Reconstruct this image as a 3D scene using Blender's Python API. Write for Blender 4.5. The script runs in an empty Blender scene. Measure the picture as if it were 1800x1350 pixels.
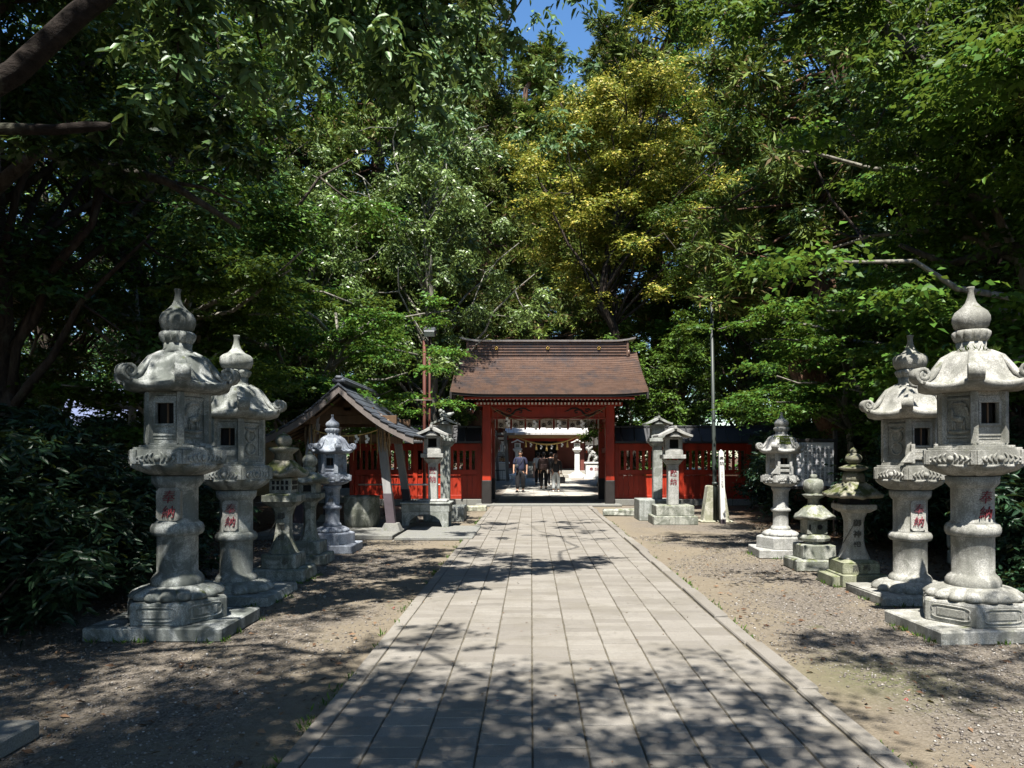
import bpy, bmesh, math, random
import numpy as np
from mathutils import Vector, Matrix, Euler
R = math.radians
PI = math.pi
random.seed(7)
S = bpy.context.scene
C = S.collection

# ------------------------------------------------------------------ camera, sky, sun, exposure
cam_d = bpy.data.cameras.new('camera')
cam_d.sensor_width = 36.0
cam_d.lens = 26.0
cam_d.shift_x = -0.0189
cam_d.shift_y = 0.0711
cam_d.clip_start = 0.05
cam_d.clip_end = 2000
cam = bpy.data.objects.new('camera', cam_d); C.objects.link(cam)
cam.location = (0, 0, 1.5); cam.rotation_euler = (R(90), 0, 0)
S.camera = cam

SUN_DIR = Vector((0.17, 1.3, -2.71)).normalized()
sun_el = math.asin(-SUN_DIR.z)
sd = bpy.data.lights.new('sun', 'SUN'); sd.energy = 5.0; sd.angle = R(0.55); sd.color = (1.0, 0.955, 0.885)
sun = bpy.data.objects.new('sun', sd); C.objects.link(sun)
sun.rotation_euler = SUN_DIR.to_track_quat('-Z', 'Y').to_euler()
w = bpy.data.worlds.new('World'); S.world = w; w.use_nodes = True
nt = w.node_tree
for n in list(nt.nodes): nt.nodes.remove(n)
sky = nt.nodes.new('ShaderNodeTexSky'); sky.sky_type = 'NISHITA'; sky.sun_disc = False
sky.sun_elevation = sun_el; sky.sun_rotation = R(180 + 7)
sky.air_density = 1.0; sky.dust_density = 0.4; sky.ozone_density = 2.0
bgn = nt.nodes.new('ShaderNodeBackground'); bgn.inputs['Strength'].default_value = 0.08
wo = nt.nodes.new('ShaderNodeOutputWorld')
skh = nt.nodes.new('ShaderNodeHueSaturation'); skh.inputs['Saturation'].default_value = 1.2; skh.inputs['Value'].default_value = 1.0
nt.links.new(sky.outputs[0], skh.inputs['Color']); nt.links.new(skh.outputs[0], bgn.inputs[0]); nt.links.new(bgn.outputs[0], wo.inputs[0])
S.view_settings.view_transform = 'Standard'; S.view_settings.look = 'None'
S.view_settings.gamma = 1.0; S.view_settings.use_curve_mapping = False
S.view_settings.exposure = 1.55
S.render.engine = 'CYCLES'
S.cycles.max_bounces = 6; S.cycles.diffuse_bounces = 3; S.cycles.glossy_bounces = 2
S.cycles.transmission_bounces = 3; S.cycles.transparent_max_bounces = 4
S.cycles.use_denoising = True
S.cycles.caustics_reflective = False; S.cycles.caustics_refractive = False

# ------------------------------------------------------------------ materials
def new_mat(name):
    m = bpy.data.materials.new(name); m.use_nodes = True
    t = m.node_tree
    for n in list(t.nodes): t.nodes.remove(n)
    o = t.nodes.new('ShaderNodeOutputMaterial')
    b = t.nodes.new('ShaderNodeBsdfPrincipled')
    t.links.new(b.outputs[0], o.inputs[0])
    return m, t, b
def rgb(c): return (c[0], c[1], c[2], 1.0)
class NG:
    """small node helper"""
    def __init__(s, t): s.t = t
    def n(s, k, **kw):
        x = s.t.nodes.new(k)
        for a, v in kw.items(): setattr(x, a, v)
        return x
    def l(s, a, b): s.t.links.new(a, b)
    def coord(s, out='Object', scale=(1,1,1), loc=(0,0,0)):
        tc = s.n('ShaderNodeTexCoord'); mp = s.n('ShaderNodeMapping')
        mp.inputs['Scale'].default_value = scale; mp.inputs['Location'].default_value = loc
        s.l(tc.outputs[out], mp.inputs[0]); return mp.outputs[0]
    def noise(s, vec, scale, detail=4, rough=.55, dist=0):
        x = s.n('ShaderNodeTexNoise'); x.inputs['Scale'].default_value = scale
        x.inputs['Detail'].default_value = detail; x.inputs['Roughness'].default_value = rough
        x.inputs['Distortion'].default_value = dist
        s.l(vec, x.inputs['Vector']); return x.outputs['Fac']
    def ramp(s, fac, stops):
        x = s.n('ShaderNodeValToRGB'); e = x.color_ramp.elements
        while len(e) < len(stops): e.new(0.5)
        for k, (p, c) in enumerate(stops):
            e[k].position = p
            e[k].color = rgb(c) if not isinstance(c, (int, float)) else (c, c, c, 1)
        s.l(fac, x.inputs[0]); return x.outputs[0]
    def mix(s, fac, a, b, mode='MIX'):
        x = s.n('ShaderNodeMix'); x.data_type = 'RGBA'; x.blend_type = mode
        for sock, v in ((x.inputs[0], fac), (x.inputs[6], a), (x.inputs[7], b)):
            if isinstance(v, (int, float)): sock.default_value = v
            elif isinstance(v, (tuple, list)): sock.default_value = rgb(v)
            else: s.l(v, sock)
        return x.outputs[2]
    def math(s, op, a, b=None):
        x = s.n('ShaderNodeMath', operation=op)
        for k, v in enumerate((a, b)):
            if v is None: continue
            if isinstance(v, (int, float)): x.inputs[k].default_value = v
            else: s.l(v, x.inputs[k])
        return x.outputs[0]
    def bump(s, h, strength, dist, bsdf):
        x = s.n('ShaderNodeBump'); x.inputs['Strength'].default_value = strength
        x.inputs['Distance'].default_value = dist
        s.l(h, x.inputs['Height']); s.l(x.outputs[0], bsdf.inputs['Normal'])

def stone(name, base=(.33,.33,.31), dirt=.5, moss=0.0, tint=(.10,.11,.10), mosscol=(.075,.09,.03), speck=.5, rough=.9, scale=1.0):
    m, t, b = new_mat(name); g = NG(t)
    v = g.coord()
    oi = g.n('ShaderNodeObjectInfo')
    va = g.n('ShaderNodeVectorMath', operation='MULTIPLY_ADD')
    g.l(oi.outputs['Random'], va.inputs[0]); va.inputs[1].default_value = (9, 7, 5); g.l(v, va.inputs[2]); v = va.outputs[0]
    sp = g.noise(v, 95*scale, 3, .85)
    c = g.mix(g.ramp(sp, [(.38, 0), (.62, 1)]), tuple(x*(1-speck) for x in base), tuple(min(1, x*(1+speck*.5)) for x in base))
    big = g.noise(v, 4.5*scale, 5, .6, .8)
    c = g.mix(g.math('MULTIPLY', g.ramp(big, [(.45, 0), (.56, 1)]), dirt), c, tint)
    tc = g.coord('Object', (9*scale, 9*scale, 1.2*scale))
    st = g.noise(tc, 1.0, 5, .6, .2)
    c = g.mix(g.math('MULTIPLY', g.ramp(st, [(.47, 0), (.62, 1)]), dirt*.8), c, tuple(x*.8 for x in tint))
    li = g.noise(v, 26*scale, 6, .75)
    c = g.mix(g.math('MULTIPLY', g.ramp(li, [(.56, 0), (.66, 1)]), .35+dirt*.3), c, tuple(x*.45 for x in base))
    pl = g.noise(v, 11*scale, 5, .7, .4)
    c = g.mix(g.math('MULTIPLY', g.ramp(pl, [(.58, 0), (.68, 1)]), .35), c, tuple(min(.6, x*1.35) for x in base))
    if moss > 0:
        ge = g.n('ShaderNodeNewGeometry'); sx = g.n('ShaderNodeSeparateXYZ'); g.l(ge.outputs['Normal'], sx.inputs[0])
        up = g.ramp(sx.outputs[2], [(.15, 0.12), (.75, 1)])
        mn = g.noise(v, 7.0*scale, 7, .7)
        f = g.math('MULTIPLY', g.ramp(mn, [(.62-.25*moss, 0), (.72-.25*moss, 1)]), up)
        mc = g.mix(g.noise(v, 60, 3), tuple(x*.55 for x in mosscol), tuple(x*1.5 for x in mosscol))
        c = g.mix(f, c, mc)
    g.l(c, b.inputs['Base Color']); b.inputs['Roughness'].default_value = rough
    b.inputs['Specular IOR Level'].default_value = .25
    h = g.math('ADD', g.math('MULTIPLY', sp, .35), g.math('MULTIPLY', li, 1.0))
    g.bump(h, .55, .006, b)
    return m

def simple(name, base, rough=.6, var=.25, scale=8, bump=0, metal=0, spec=.4, stretch=(1,1,1), fine=0):
    m, t, b = new_mat(name); g = NG(t)
    v = g.coord('Object', stretch)
    n1 = g.noise(v, scale, 6, .65)
    c = g.mix(g.ramp(n1, [(.3, 0), (.7, 1)]), tuple(x*(1-var) for x in base), tuple(min(1, x*(1+var)) for x in base))
    if fine:
        n2 = g.noise(v, scale*8, 4, .7)
        c = g.mix(g.math('MULTIPLY', g.ramp(n2, [(.5, 0), (.7, 1)]), fine), c, tuple(x*.35 for x in base))
    g.l(c, b.inputs['Base Color']); b.inputs['Roughness'].default_value = rough
    b.inputs['Metallic'].default_value = metal; b.inputs['Specular IOR Level'].default_value = spec
    if bump: g.bump(g.noise(v, scale*4, 5, .7), .5, bump, b)
    return m

def leafmat(name, a, b2, dark=None, transl=.16, rough=.48, rare=None, spec=.22):
    m, t, b = new_mat(name); g = NG(t)
    ge = g.n('ShaderNodeNewGeometry'); oi = g.n('ShaderNodeObjectInfo')
    c = g.mix(g.math('POWER', ge.outputs['Random Per Island'], 1.5), tuple(x*.62 for x in a), tuple(x*1.25 for x in b2))
    v = g.coord('Object')
    big = g.noise(v, .55, 3, .6)
    c = g.mix(g.ramp(big, [(.35, 0), (.65, 1)]), c, g.mix(.5, c, dark if dark else tuple(x*.6 for x in a)))
    if rare:
        rn = g.math('FRACT', g.math('MULTIPLY', ge.outputs['Random Per Island'], 7.31))
        c = g.mix(g.ramp(rn, [(1-rare[1]-.01, 0), (1-rare[1], 1)]), c, rare[0])
    hs = g.n('ShaderNodeHueSaturation'); g.l(c, hs.inputs['Color'])
    g.l(g.math('ADD', g.math('MULTIPLY', oi.outputs['Random'], .5), .75), hs.inputs['Value'])
    g.l(g.math('ADD', g.math('MULTIPLY', oi.outputs['Random'], .03), .485), hs.inputs['Hue'])
    c = hs.outputs[0]
    g.l(c, b.inputs['Base Color']); b.inputs['Roughness'].default_value = rough
    b.inputs['Specular IOR Level'].default_value = spec
    tr = g.n('ShaderNodeBsdfTranslucent'); g.l(g.mix(.5, c, (.18, .22, .03), 'MIX'), tr.inputs[0])
    mx = g.n('ShaderNodeMixShader'); mx.inputs[0].default_value = transl
    o = [n for n in t.nodes if n.type == 'OUTPUT_MATERIAL'][0]
    g.l(b.outputs[0], mx.inputs[1]); g.l(tr.outputs[0], mx.inputs[2]); g.l(mx.outputs[0], o.inputs[0])
    return m

def bark(name, base, sc=1.0, ring=False):
    m, t, b = new_mat(name); g = NG(t)
    v = g.coord('Object', (7*sc, 7*sc, 1.1*sc) if not ring else (5*sc, 5*sc, 9*sc))
    n1 = g.noise(v, 2.2, 7, .7, .4)
    c = g.ramp(n1, [(.3, tuple(x*.3 for x in base)), (.55, base), (.8, tuple(min(1, x*1.7) for x in base))])
    lv = g.noise(g.coord('Object'), 2.4, 5, .7)
    c = g.mix(g.ramp(lv, [(.55, 0), (.72, .6)]), c, (.12, .13, .09))
    g.l(c, b.inputs['Base Color']); b.inputs['Roughness'].default_value = .92; b.inputs['Specular IOR Level'].default_value = .15
    g.bump(n1, .8, .03, b)
    return m

M = {}
M['stone_dark'] = stone('weathered_stone', (.30,.315,.30), .85, .12, (.085,.095,.085))
M['stone_mid'] = stone('mid_stone', (.32,.335,.315), .7, .15, (.12,.13,.11))
M['stone_light'] = stone('pale_granite', (.325,.32,.29), .62, .14, (.125,.125,.105), (.08,.09,.035))
M['stone_plain'] = stone('worn_granite', (.38,.375,.34), .40, .1, (.15,.15,.13))
M['stone_moss'] = stone('mossy_stone', (.28,.265,.215), .5, .75, (.09,.09,.06), (.065,.075,.024))
M['stone_green'] = stone('greenish_stone', (.27,.275,.20), .35, .45, (.10,.11,.055), (.09,.105,.04))
M['stone_dim'] = stone('dark_lichen_stone', (.33,.335,.295), .65, .45, (.06,.07,.05), (.10,.115,.045))
M['stone_blue'] = stone('blue_stained_stone', (.30,.33,.37), .5, .05, (.09,.10,.13))
M['stone_white'] = stone('white_granite', (.37,.37,.35), .45, .05, (.16,.16,.145))
M['concrete'] = stone('concrete', (.17,.17,.16), .35, .1, (.17,.17,.14))
M['conc_moss'] = stone('stained_concrete', (.42,.41,.34), .5, .3, (.12,.13,.06))
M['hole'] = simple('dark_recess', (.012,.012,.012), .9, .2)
M['red_ink'] = simple('faded_red_paint', (.13,.018,.024), .7, .3, 20)
M['pink_ink'] = simple('carved_red_paint', (.17,.035,.045), .7, .3, 20)
M['black_ink'] = simple('black_paint', (.03,.03,.03), .7, .3, 20)
M['carved'] = simple('carved_shade', (.07,.07,.06), .9, .3, 20)
M['verm'] = simple('vermilion_paint', (.285,.023,.008), .45, .40, 3, .002, 0, .4, (1,1,.4), .25)
M['verm_lit'] = M['verm']
M['black_wood'] = simple('black_lacquer', (.018,.016,.015), .55, .3, 5)
M['black_roof'] = simple('black_roof_metal', (.022,.023,.025), .45, .35, 2.0, .002)
M['white_paint'] = simple('white_paint', (.62,.61,.58), .7, .08, 6)
M['paper'] = simple('white_paper', (.80,.79,.76), .9, .06, 6)
M['gold'] = simple('gilded_crest', (.36,.24,.07), .35, .2, 10, 0, 1.0)
M['straw'] = simple('straw', (.50,.36,.13), .9, .3, 30, .003)
M['old_straw'] = simple('old_straw', (.24,.17,.10), .95, .4, 30)
M['wood_grey'] = simple('weathered_wood', (.15,.13,.12), .8, .3, 6, .003, 0, .2, (1,1,.15), .35)
M['wood_pale'] = simple('silvered_wood', (.23,.225,.22), .75, .25, 6, .003, 0, .2, (1,1,.12), .35)
M['wood_brown'] = simple('brown_wood', (.11,.068,.04), .75, .3, 6, .003, 0, .2, (1,1,.15), .35)
M['wood_tan'] = simple('tan_wood', (.38,.25,.13), .7, .2, 5, .002, 0, .2, (.2,1,1), .25)
M['wood_purple'] = simple('purple_wrap', (.05,.038,.045), .7, .25, 6)
M['slate'] = simple('slate_shingle', (.05,.058,.072), .55, .45, 5, .004)
M['rust'] = simple('rusty_red_paint', (.085,.026,.018), .7, .45, 9, .002, 0, .3, (1,1,.3), .4)
M['pole'] = simple('grey_green_paint', (.028,.036,.032), .5, .25, 6)
M['iron'] = simple('dark_iron', (.03,.035,.038), .55, .3, 8)
M['glass'] = simple('lamp_glass', (.5,.52,.53), .15, .05, 3)
M['ridge_white'] = simple('pale_lead_cap', (.58,.57,.55), .55, .25, 4)
M['hall_roof'] = simple('grey_hall_roof', (.42,.41,.40), .6, .15, 3, .002, 0, .3, (1,4,1))
M['hall_wall'] = simple('oxblood_wall', (.13,.035,.025), .65, .2, 2)
M['terrace'] = stone('pale_terrace_stone', (.33,.315,.28), .15, 0, (.4,.37,.3))
M['tan_wall'] = simple('tan_plaster', (.52,.40,.25), .9, .15, 2)
M['blue_roof'] = simple('blue_grey_tile', (.10,.12,.20), .5, .3, 4, .004)
M['orange'] = simple('orange_red_paint', (.55,.09,.03), .5, .2, 4)
M['skin'] = simple('skin', (.42,.24,.16), .55, .1, 10)
M['hair'] = simple('black_hair', (.012,.010,.009), .5, .3, 30)
M['hair_brown'] = simple('brown_hair', (.06,.03,.018), .5, .3, 30)
M['navy'] = simple('navy_cotton', (.014,.017,.042), .85, .3, 14)
M['black_cloth'] = simple('black_cloth', (.006,.006,.008), .85, .3, 14)
M['grey_cloth'] = simple('grey_denim', (.30,.32,.32), .85, .2, 14)
M['white_cloth'] = simple('white_cotton', (.75,.75,.74), .85, .08, 14)
M['brown_cloth'] = simple('brown_canvas', (.055,.032,.028), .8, .3, 14)
M['shoe'] = simple('dark_shoe', (.03,.03,.035), .6, .2, 14)
M['shoe_white'] = simple('white_shoe', (.65,.65,.65), .6, .1, 14)
M['bark_dark'] = bark('dark_bark', (.055,.043,.035))
M['bark_old'] = bark('old_grey_bark', (.075,.068,.058))
M['bark_cedar'] = bark('cedar_bark', (.13,.075,.05), 1.2)
M['bark_grey'] = bark('grey_bark', (.20,.19,.16))
M['bark_cherry'] = bark('cherry_bark', (.022,.017,.014), 1.0, True)
M['leaf_oak'] = leafmat('oak_leaf', (.045,.115,.012), (.10,.185,.024), (.03,.07,.012))
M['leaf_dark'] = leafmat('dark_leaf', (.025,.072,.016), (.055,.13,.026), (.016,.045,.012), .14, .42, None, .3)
M['leaf_pale'] = leafmat('pale_leaf', (.085,.155,.03), (.165,.235,.055), (.045,.085,.03), .14, .4, None, .4)
M['leaf_gold'] = leafmat('golden_leaf', (.15,.20,.024), (.30,.32,.04), (.11,.18,.022), .22, .5, ((.43,.38,.06), .32))
M['leaf_cedar'] = leafmat('cedar_spray', (.075,.125,.018), (.15,.19,.03), (.025,.05,.018), .15, .6, ((.11,.075,.03), .12))
M['leaf_maple'] = leafmat('maple_leaf', (.045,.125,.014), (.095,.20,.024), (.03,.07,.016), .35)
M['leaf_cherry'] = leafmat('cherry_leaf', (.065,.145,.04), (.125,.215,.075), (.035,.08,.035), .32, .42, None, .3)
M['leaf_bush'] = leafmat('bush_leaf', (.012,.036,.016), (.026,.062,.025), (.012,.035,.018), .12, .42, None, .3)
M['leaf_dry'] = leafmat('dry_leaf', (.11,.062,.032), (.20,.13,.075), (.10,.05,.03), .1, .8, ((.24,.05,.04), .02))

# ------------------------------------------------------------------ mesh helpers
class MB:
    def __init__(s): s.v = []; s.f = []; s.m = []; s.sm = []
    def add(s, verts, faces, m=0, smooth=False):
        o = len(s.v); s.v += [tuple(p) for p in verts]
        s.f += [tuple(i+o for i in f) for f in faces]; s.m += [m]*len(faces); s.sm += [smooth]*len(faces)
        return s
    def box(s, c, d, m=0, rz=0, bev=0.0, mat=None):
        bm = bmesh.new(); bmesh.ops.create_cube(bm, size=1)
        bmesh.ops.scale(bm, vec=d, verts=bm.verts)
        if bev > 0: bmesh.ops.bevel(bm, geom=bm.edges[:], offset=bev, segments=1, affect='EDGES', clamp_overlap=True)
        X = Matrix.Translation(c) @ (mat if mat is not None else Matrix.Rotation(rz, 4, 'Z'))
        bm.verts.index_update()
        s.add([X @ v.co for v in bm.verts], [[v.index for v in f.verts] for f in bm.faces], m); bm.free(); return s
    def prism(s, poly, z0, z1, m=0, poly1=None, smooth=False):
        n = len(poly); p1 = poly1 or poly
        vs = [(x, y, z0) for x, y in poly] + [(x, y, z1) for x, y in p1]
        s.add(vs, [[i, (i+1) % n, n+(i+1) % n, n+i] for i in range(n)], m, smooth)
        s.add(vs, [list(range(n))[::-1], list(range(n, 2*n))], m); return s
    def prism_y(s, poly, y0, y1, m=0):
        """poly in (x,z), extruded along y"""
        n = len(poly)
        vs = [(x, y0, z) for x, z in poly] + [(x, y1, z) for x, z in poly]
        s.add(vs, [[i, (i+1) % n, n+(i+1) % n, n+i] for i in range(n)] + [list(range(n))[::-1], list(range(n, 2*n))], m); return s
    def tube(s, pts, rad, n=8, m=0, caps=True, smooth=True):
        pts = [Vector(p) for p in pts]
        if isinstance(rad, (int, float)): rad = [rad]*len(pts)
        vs = []; fs = []; ref = None
        for i, p in enumerate(pts):
            d = (pts[min(i+1, len(pts)-1)] - pts[max(i-1, 0)])
            d = d.normalized() if d.length > 1e-9 else Vector((0,0,1))
            if ref is None:
                ref = Vector((1,0,0)) if abs(d.x) < .8 else Vector((0,1,0))
            u = (ref - d*ref.dot(d)).normalized(); ref = u; w_ = d.cross(u)
            for k in range(n):
                a = 2*PI*k/n; vs.append(p + (u*math.cos(a) + w_*math.sin(a))*rad[i])
        for i in range(len(pts)-1):
            for k in range(n):
                fs.append([i*n+k, i*n+(k+1) % n, (i+1)*n+(k+1) % n, (i+1)*n+k])
        s.add(vs, fs, m, smooth)
        if caps:
            s.add(vs[:n], [list(range(n))[::-1]], m); s.add(vs[-n:], [list(range(n))], m)
        return s
    def rev(s, prof, n=48, rf=None, zf=None, m=0, smooth=True, cap=True, ang0=0):
        """prof [(r,z)], rf(theta,i,r,z)->r , zf likewise"""
        vs = []; k = len(prof)
        for i, (r, z) in enumerate(prof):
            for j in range(n):
                a = 2*PI*j/n + ang0
                rr = rf(a, i, r, z) if rf else r; zz = zf(a, i, r, z) if zf else z
                vs.append((rr*math.cos(a), rr*math.sin(a), zz))
        fs = [[i*n+j, i*n+(j+1) % n, (i+1)*n+(j+1) % n, (i+1)*n+j] for i in range(k-1) for j in range(n)]
        s.add(vs, fs, m, smooth)
        if cap:
            s.add(vs[:n], [list(range(n))[::-1]], m); s.add(vs[-n:], [list(range(n))], m)
        return s
    def ball(s, c, r, m=0, seg=10, sc=(1,1,1), rz=0):
        vs = []; fs = []; rings = max(4, seg//2+1)
        for i in range(rings+1):
            t = PI*i/rings
            for j in range(seg):
                a = 2*PI*j/seg
                p = Vector((math.sin(t)*math.cos(a)*sc[0], math.sin(t)*math.sin(a)*sc[1], math.cos(t)*sc[2]))*r
                if rz: p.rotate(Euler((0, 0, rz)))
                vs.append(p + Vector(c))
        for i in range(rings):
            for j in range(seg): fs.append([i*seg+j, (i+1)*seg+j, (i+1)*seg+(j+1) % seg, i*seg+(j+1) % seg])
        return s.add(vs, fs, m, True)
    def xform(s, X):
        s.v = [tuple(X @ Vector(p)) for p in s.v]; return s
    def add_mb(s, o): return s.add(o.v, o.f)
    def build(s, name, mats, parent=None, loc=(0,0,0), rz=0, bev=0, jit=0):
        me = bpy.data.meshes.new(name); me.from_pydata(s.v, [], s.f)
        if not isinstance(mats, (list, tuple)): mats = [mats]
        for x in mats: me.materials.append(x)
        me.polygons.foreach_set('material_index', s.m); me.polygons.foreach_set('use_smooth', s.sm)
        bm = bmesh.new(); bm.from_mesh(me)
        bmesh.ops.remove_doubles(bm, verts=bm.verts, dist=1e-5)
        bmesh.ops.recalc_face_normals(bm, faces=bm.faces)
        if bev:
            es = [e for e in bm.edges if len(e.link_faces) == 2 and e.calc_face_angle(0) > R(35)]
            bmesh.ops.bevel(bm, geom=es, offset=bev, segments=1, affect='EDGES', clamp_overlap=True)
        if jit:
            rr = random.Random(len(s.v))
            for v in bm.verts: v.co += Vector((rr.uniform(-jit, jit), rr.uniform(-jit, jit), rr.uniform(-jit, jit)))
        bm.to_mesh(me); bm.free(); me.update()
        return link(name, me, parent, loc, rz)
def link(name, me, parent=None, loc=(0,0,0), rz=0):
    o = bpy.data.objects.new(name, me); C.objects.link(o)
    o.location = loc; o.rotation_euler = (0, 0, rz)
    if parent: o.parent = parent
    return o
def tag(o, label=None, cat=None, group=None, kind=None):
    if label: o['label'] = label
    if cat: o['category'] = cat
    if group: o['group'] = group
    if kind: o['kind'] = kind
    return o
def thing(name, label, cat, loc=(0,0,0), rz=0, group=None, sc=1):
    o = link(name, None, None, loc, rz); o.scale = (sc, sc, sc); o.empty_display_size = .2
    return tag(o, label, cat, group)
CHILD = {}
def copy_tree(o, parent=None, matmap=None):
    c = o.copy(); C.objects.link(c)
    if parent: c.parent = parent
    if matmap and c.data is not None and hasattr(c, 'material_slots'):
        for sl in c.material_slots:
            k = sl.material.name
            if k in matmap: sl.link = 'OBJECT'; sl.material = matmap[k]
    for ch in [x for x in C.objects if x.parent == o]: copy_tree(ch, c, matmap)
    return c
def text(name, body, size, mat, parent, loc, rot=(R(90),0,0), ext=.004, spacing=1.0, bold=0.0, shear=0):
    cu = bpy.data.curves.new('t', 'FONT'); cu.body = body; cu.size = size; cu.align_x = 'CENTER'; cu.align_y = 'CENTER'
    cu.extrude = ext; cu.space_line = spacing; cu.offset = bold; cu.shear = shear; cu.resolution_u = 2
    ob = bpy.data.objects.new('t', cu); C.objects.link(ob)
    dg = bpy.context.evaluated_depsgraph_get()
    me = bpy.data.meshes.new_from_object(ob.evaluated_get(dg)); me.name = name
    bpy.data.objects.remove(ob); bpy.data.curves.remove(cu)
    me.materials.clear(); me.materials.append(mat)
    o = link(name, me, parent, loc); o.rotation_euler = rot
    return o
def hexr(a, R_):
    k = (a + PI/2 + PI/6) % (PI/3) - PI/6          # angle from a face normal; faces look along -Y +60k
    return R_*math.cos(PI/6)/math.cos(k)
def hexpts(R_): return [(R_*math.cos(PI/3*k), R_*math.sin(PI/3*k)) for k in range(6)]
def sqpts(h, ch=0):
    if not ch: return [(h,h),(-h,h),(-h,-h),(h,-h)][::-1]
    return [(h,-h+ch),(h,h-ch),(h-ch,h),(-h+ch,h),(-h,h-ch),(-h,-h+ch),(-h+ch,-h),(h-ch,-h)]
def face_frames(R_, zc):
    """six outward frames of a hexagonal prism"""
    ap = R_*math.cos(PI/6)
    for k in range(6):
        a = -PI/2 + PI/3*k
        n = Vector((math.cos(a), math.sin(a), 0)); t_ = Vector((-n.y, n.x, 0))
        yield k, Matrix(((t_.x, -n.x, 0, n.x*ap), (t_.y, -n.y, 0, n.y*ap), (0, 0, 1, zc), (0, 0, 0, 1)))
        # local x: along face, local -y: outward, z up
# ------------------------------------------------------------------ ground and paving
def ground_mat():
    m, t, b = new_mat('gravel_ground'); g = NG(t)
    v = g.coord()
    n_f = g.noise(v, 70, 4, .8); n_m = g.noise(v, 14, 6, .7); n_b = g.noise(v, .55, 6, .62, .4)
    vo = g.n('ShaderNodeTexVoronoi'); vo.inputs['Scale'].default_value = 55; g.l(v, vo.inputs['Vector'])
    grav = g.mix(g.ramp(vo.outputs['Color'], [(.2, 0), (.8, 1)]), (.10,.085,.065), (.21,.185,.155))
    grav = g.mix(g.ramp(n_f, [(.45, 0), (.7, .75)]), grav, (.055,.047,.038))
    dirt = g.mix(g.ramp(n_m, [(.3, 0), (.7, 1)]), (.135,.112,.08), (.205,.175,.13))
    c = g.mix(g.ramp(n_b, [(.40, 0), (.53, 1)]), dirt, grav)
    # packed earth strip beside the paving, moss patches, leaf mould in the wood
    sx = g.n('ShaderNodeSeparateXYZ'); g.l(v, sx.inputs[0])
    dx = g.math('ABSOLUTE', g.math('SUBTRACT', sx.outputs[0], .28))
    edge = g.math('ADD', dx, g.math('MULTIPLY', g.math('SUBTRACT', n_b, .5), 2.2))
    c = g.mix(g.ramp(edge, [(.0, 1), (1.7/10, 1), (2.3/10, 0)]) if False else g.ramp(g.math('MULTIPLY', edge, .1), [(.17, 1), (.235, 0)]), c, dirt)
    mo = g.noise(v, 1.1, 7, .7)
    c = g.mix(g.math('MULTIPLY', g.ramp(mo, [(.60, 0), (.70, 1)]), .75), c, (.075,.082,.03))
    vd = g.n('ShaderNodeVectorMath', operation='DISTANCE'); g.l(v, vd.inputs[0]); vd.inputs[1].default_value = (2.35, 5.0, 0)
    md = g.math('ADD', vd.outputs['Value'], g.math('MULTIPLY', g.math('SUBTRACT', n_m, .5), 2.4))
    c = g.mix(g.math('MULTIPLY', g.ramp(md, [(.15, 1), (.8, 0)]), g.ramp(n_m, [(.42, .15), (.6, .85)])), c, (.07,.085,.022))
    wood = g.mix(g.ramp(n_m, [(.35, 0), (.65, 1)]), (.045,.03,.02), (.13,.08,.045))
    c = g.mix(g.ramp(g.math('MULTIPLY', edge, .1), [(.43, 0), (.54, 1)]), c, wood)
    g.l(c, b.inputs['Base Color']); b.inputs['Roughness'].default_value = .95; b.inputs['Specular IOR Level'].default_value = .15
    h = g.math('ADD', g.math('MULTIPLY', vo.outputs['Distance'], .6), g.math('ADD', n_f, g.math('MULTIPLY', n_m, 1.5)))
    g.bump(h, .8, .018, b)
    return m
M['ground'] = ground_mat()
def paver_mat():
    m, t, b = new_mat('granite_pavers'); g = NG(t)
    v = g.coord(); ge = g.n('ShaderNodeNewGeometry')
    sp = g.noise(v, 160, 2, .85)
    isl = ge.outputs['Random Per Island']
    c = g.mix(isl, (.168,.154,.132), (.236,.220,.191))
    c = g.mix(g.ramp(sp, [(.35, 0), (.65, 1)]), g.mix(.55, c, (.085,.08,.075)), c)
    st = g.noise(v, 1.6, 7, .7, .3)
    c = g.mix(g.math('MULTIPLY', g.ramp(st, [(.47, 0), (.62, 1)]), .55), c, (.13,.118,.095))
    s2 = g.noise(v, 7, 6, .7, .5)
    c = g.mix(g.math('MULTIPLY', g.ramp(s2, [(.55, 0), (.68, 1)]), .35), c, (.085,.08,.068))
    g.l(c, b.inputs['Base Color']); b.inputs['Roughness'].default_value = .85; b.inputs['Specular IOR Level'].default_value = .25
    g.bump(g.math('ADD', sp, g.noise(v, 40, 4, .7)), .5, .004, b)
    return m
M['paver'] = paver_mat()
M['joint'] = simple('joint_soil', (.075,.065,.045), .95, .45, 12, .004)

gm = bpy.data.meshes.new('ground')
G = 700
gm.from_pydata([(-G,-G,0),(G,-G,0),(G,G,0),(-G,G,0)], [], [(0,1,2,3)]); gm.materials.append(M['ground'])
tag(link('ground', gm), kind='structure')

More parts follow.
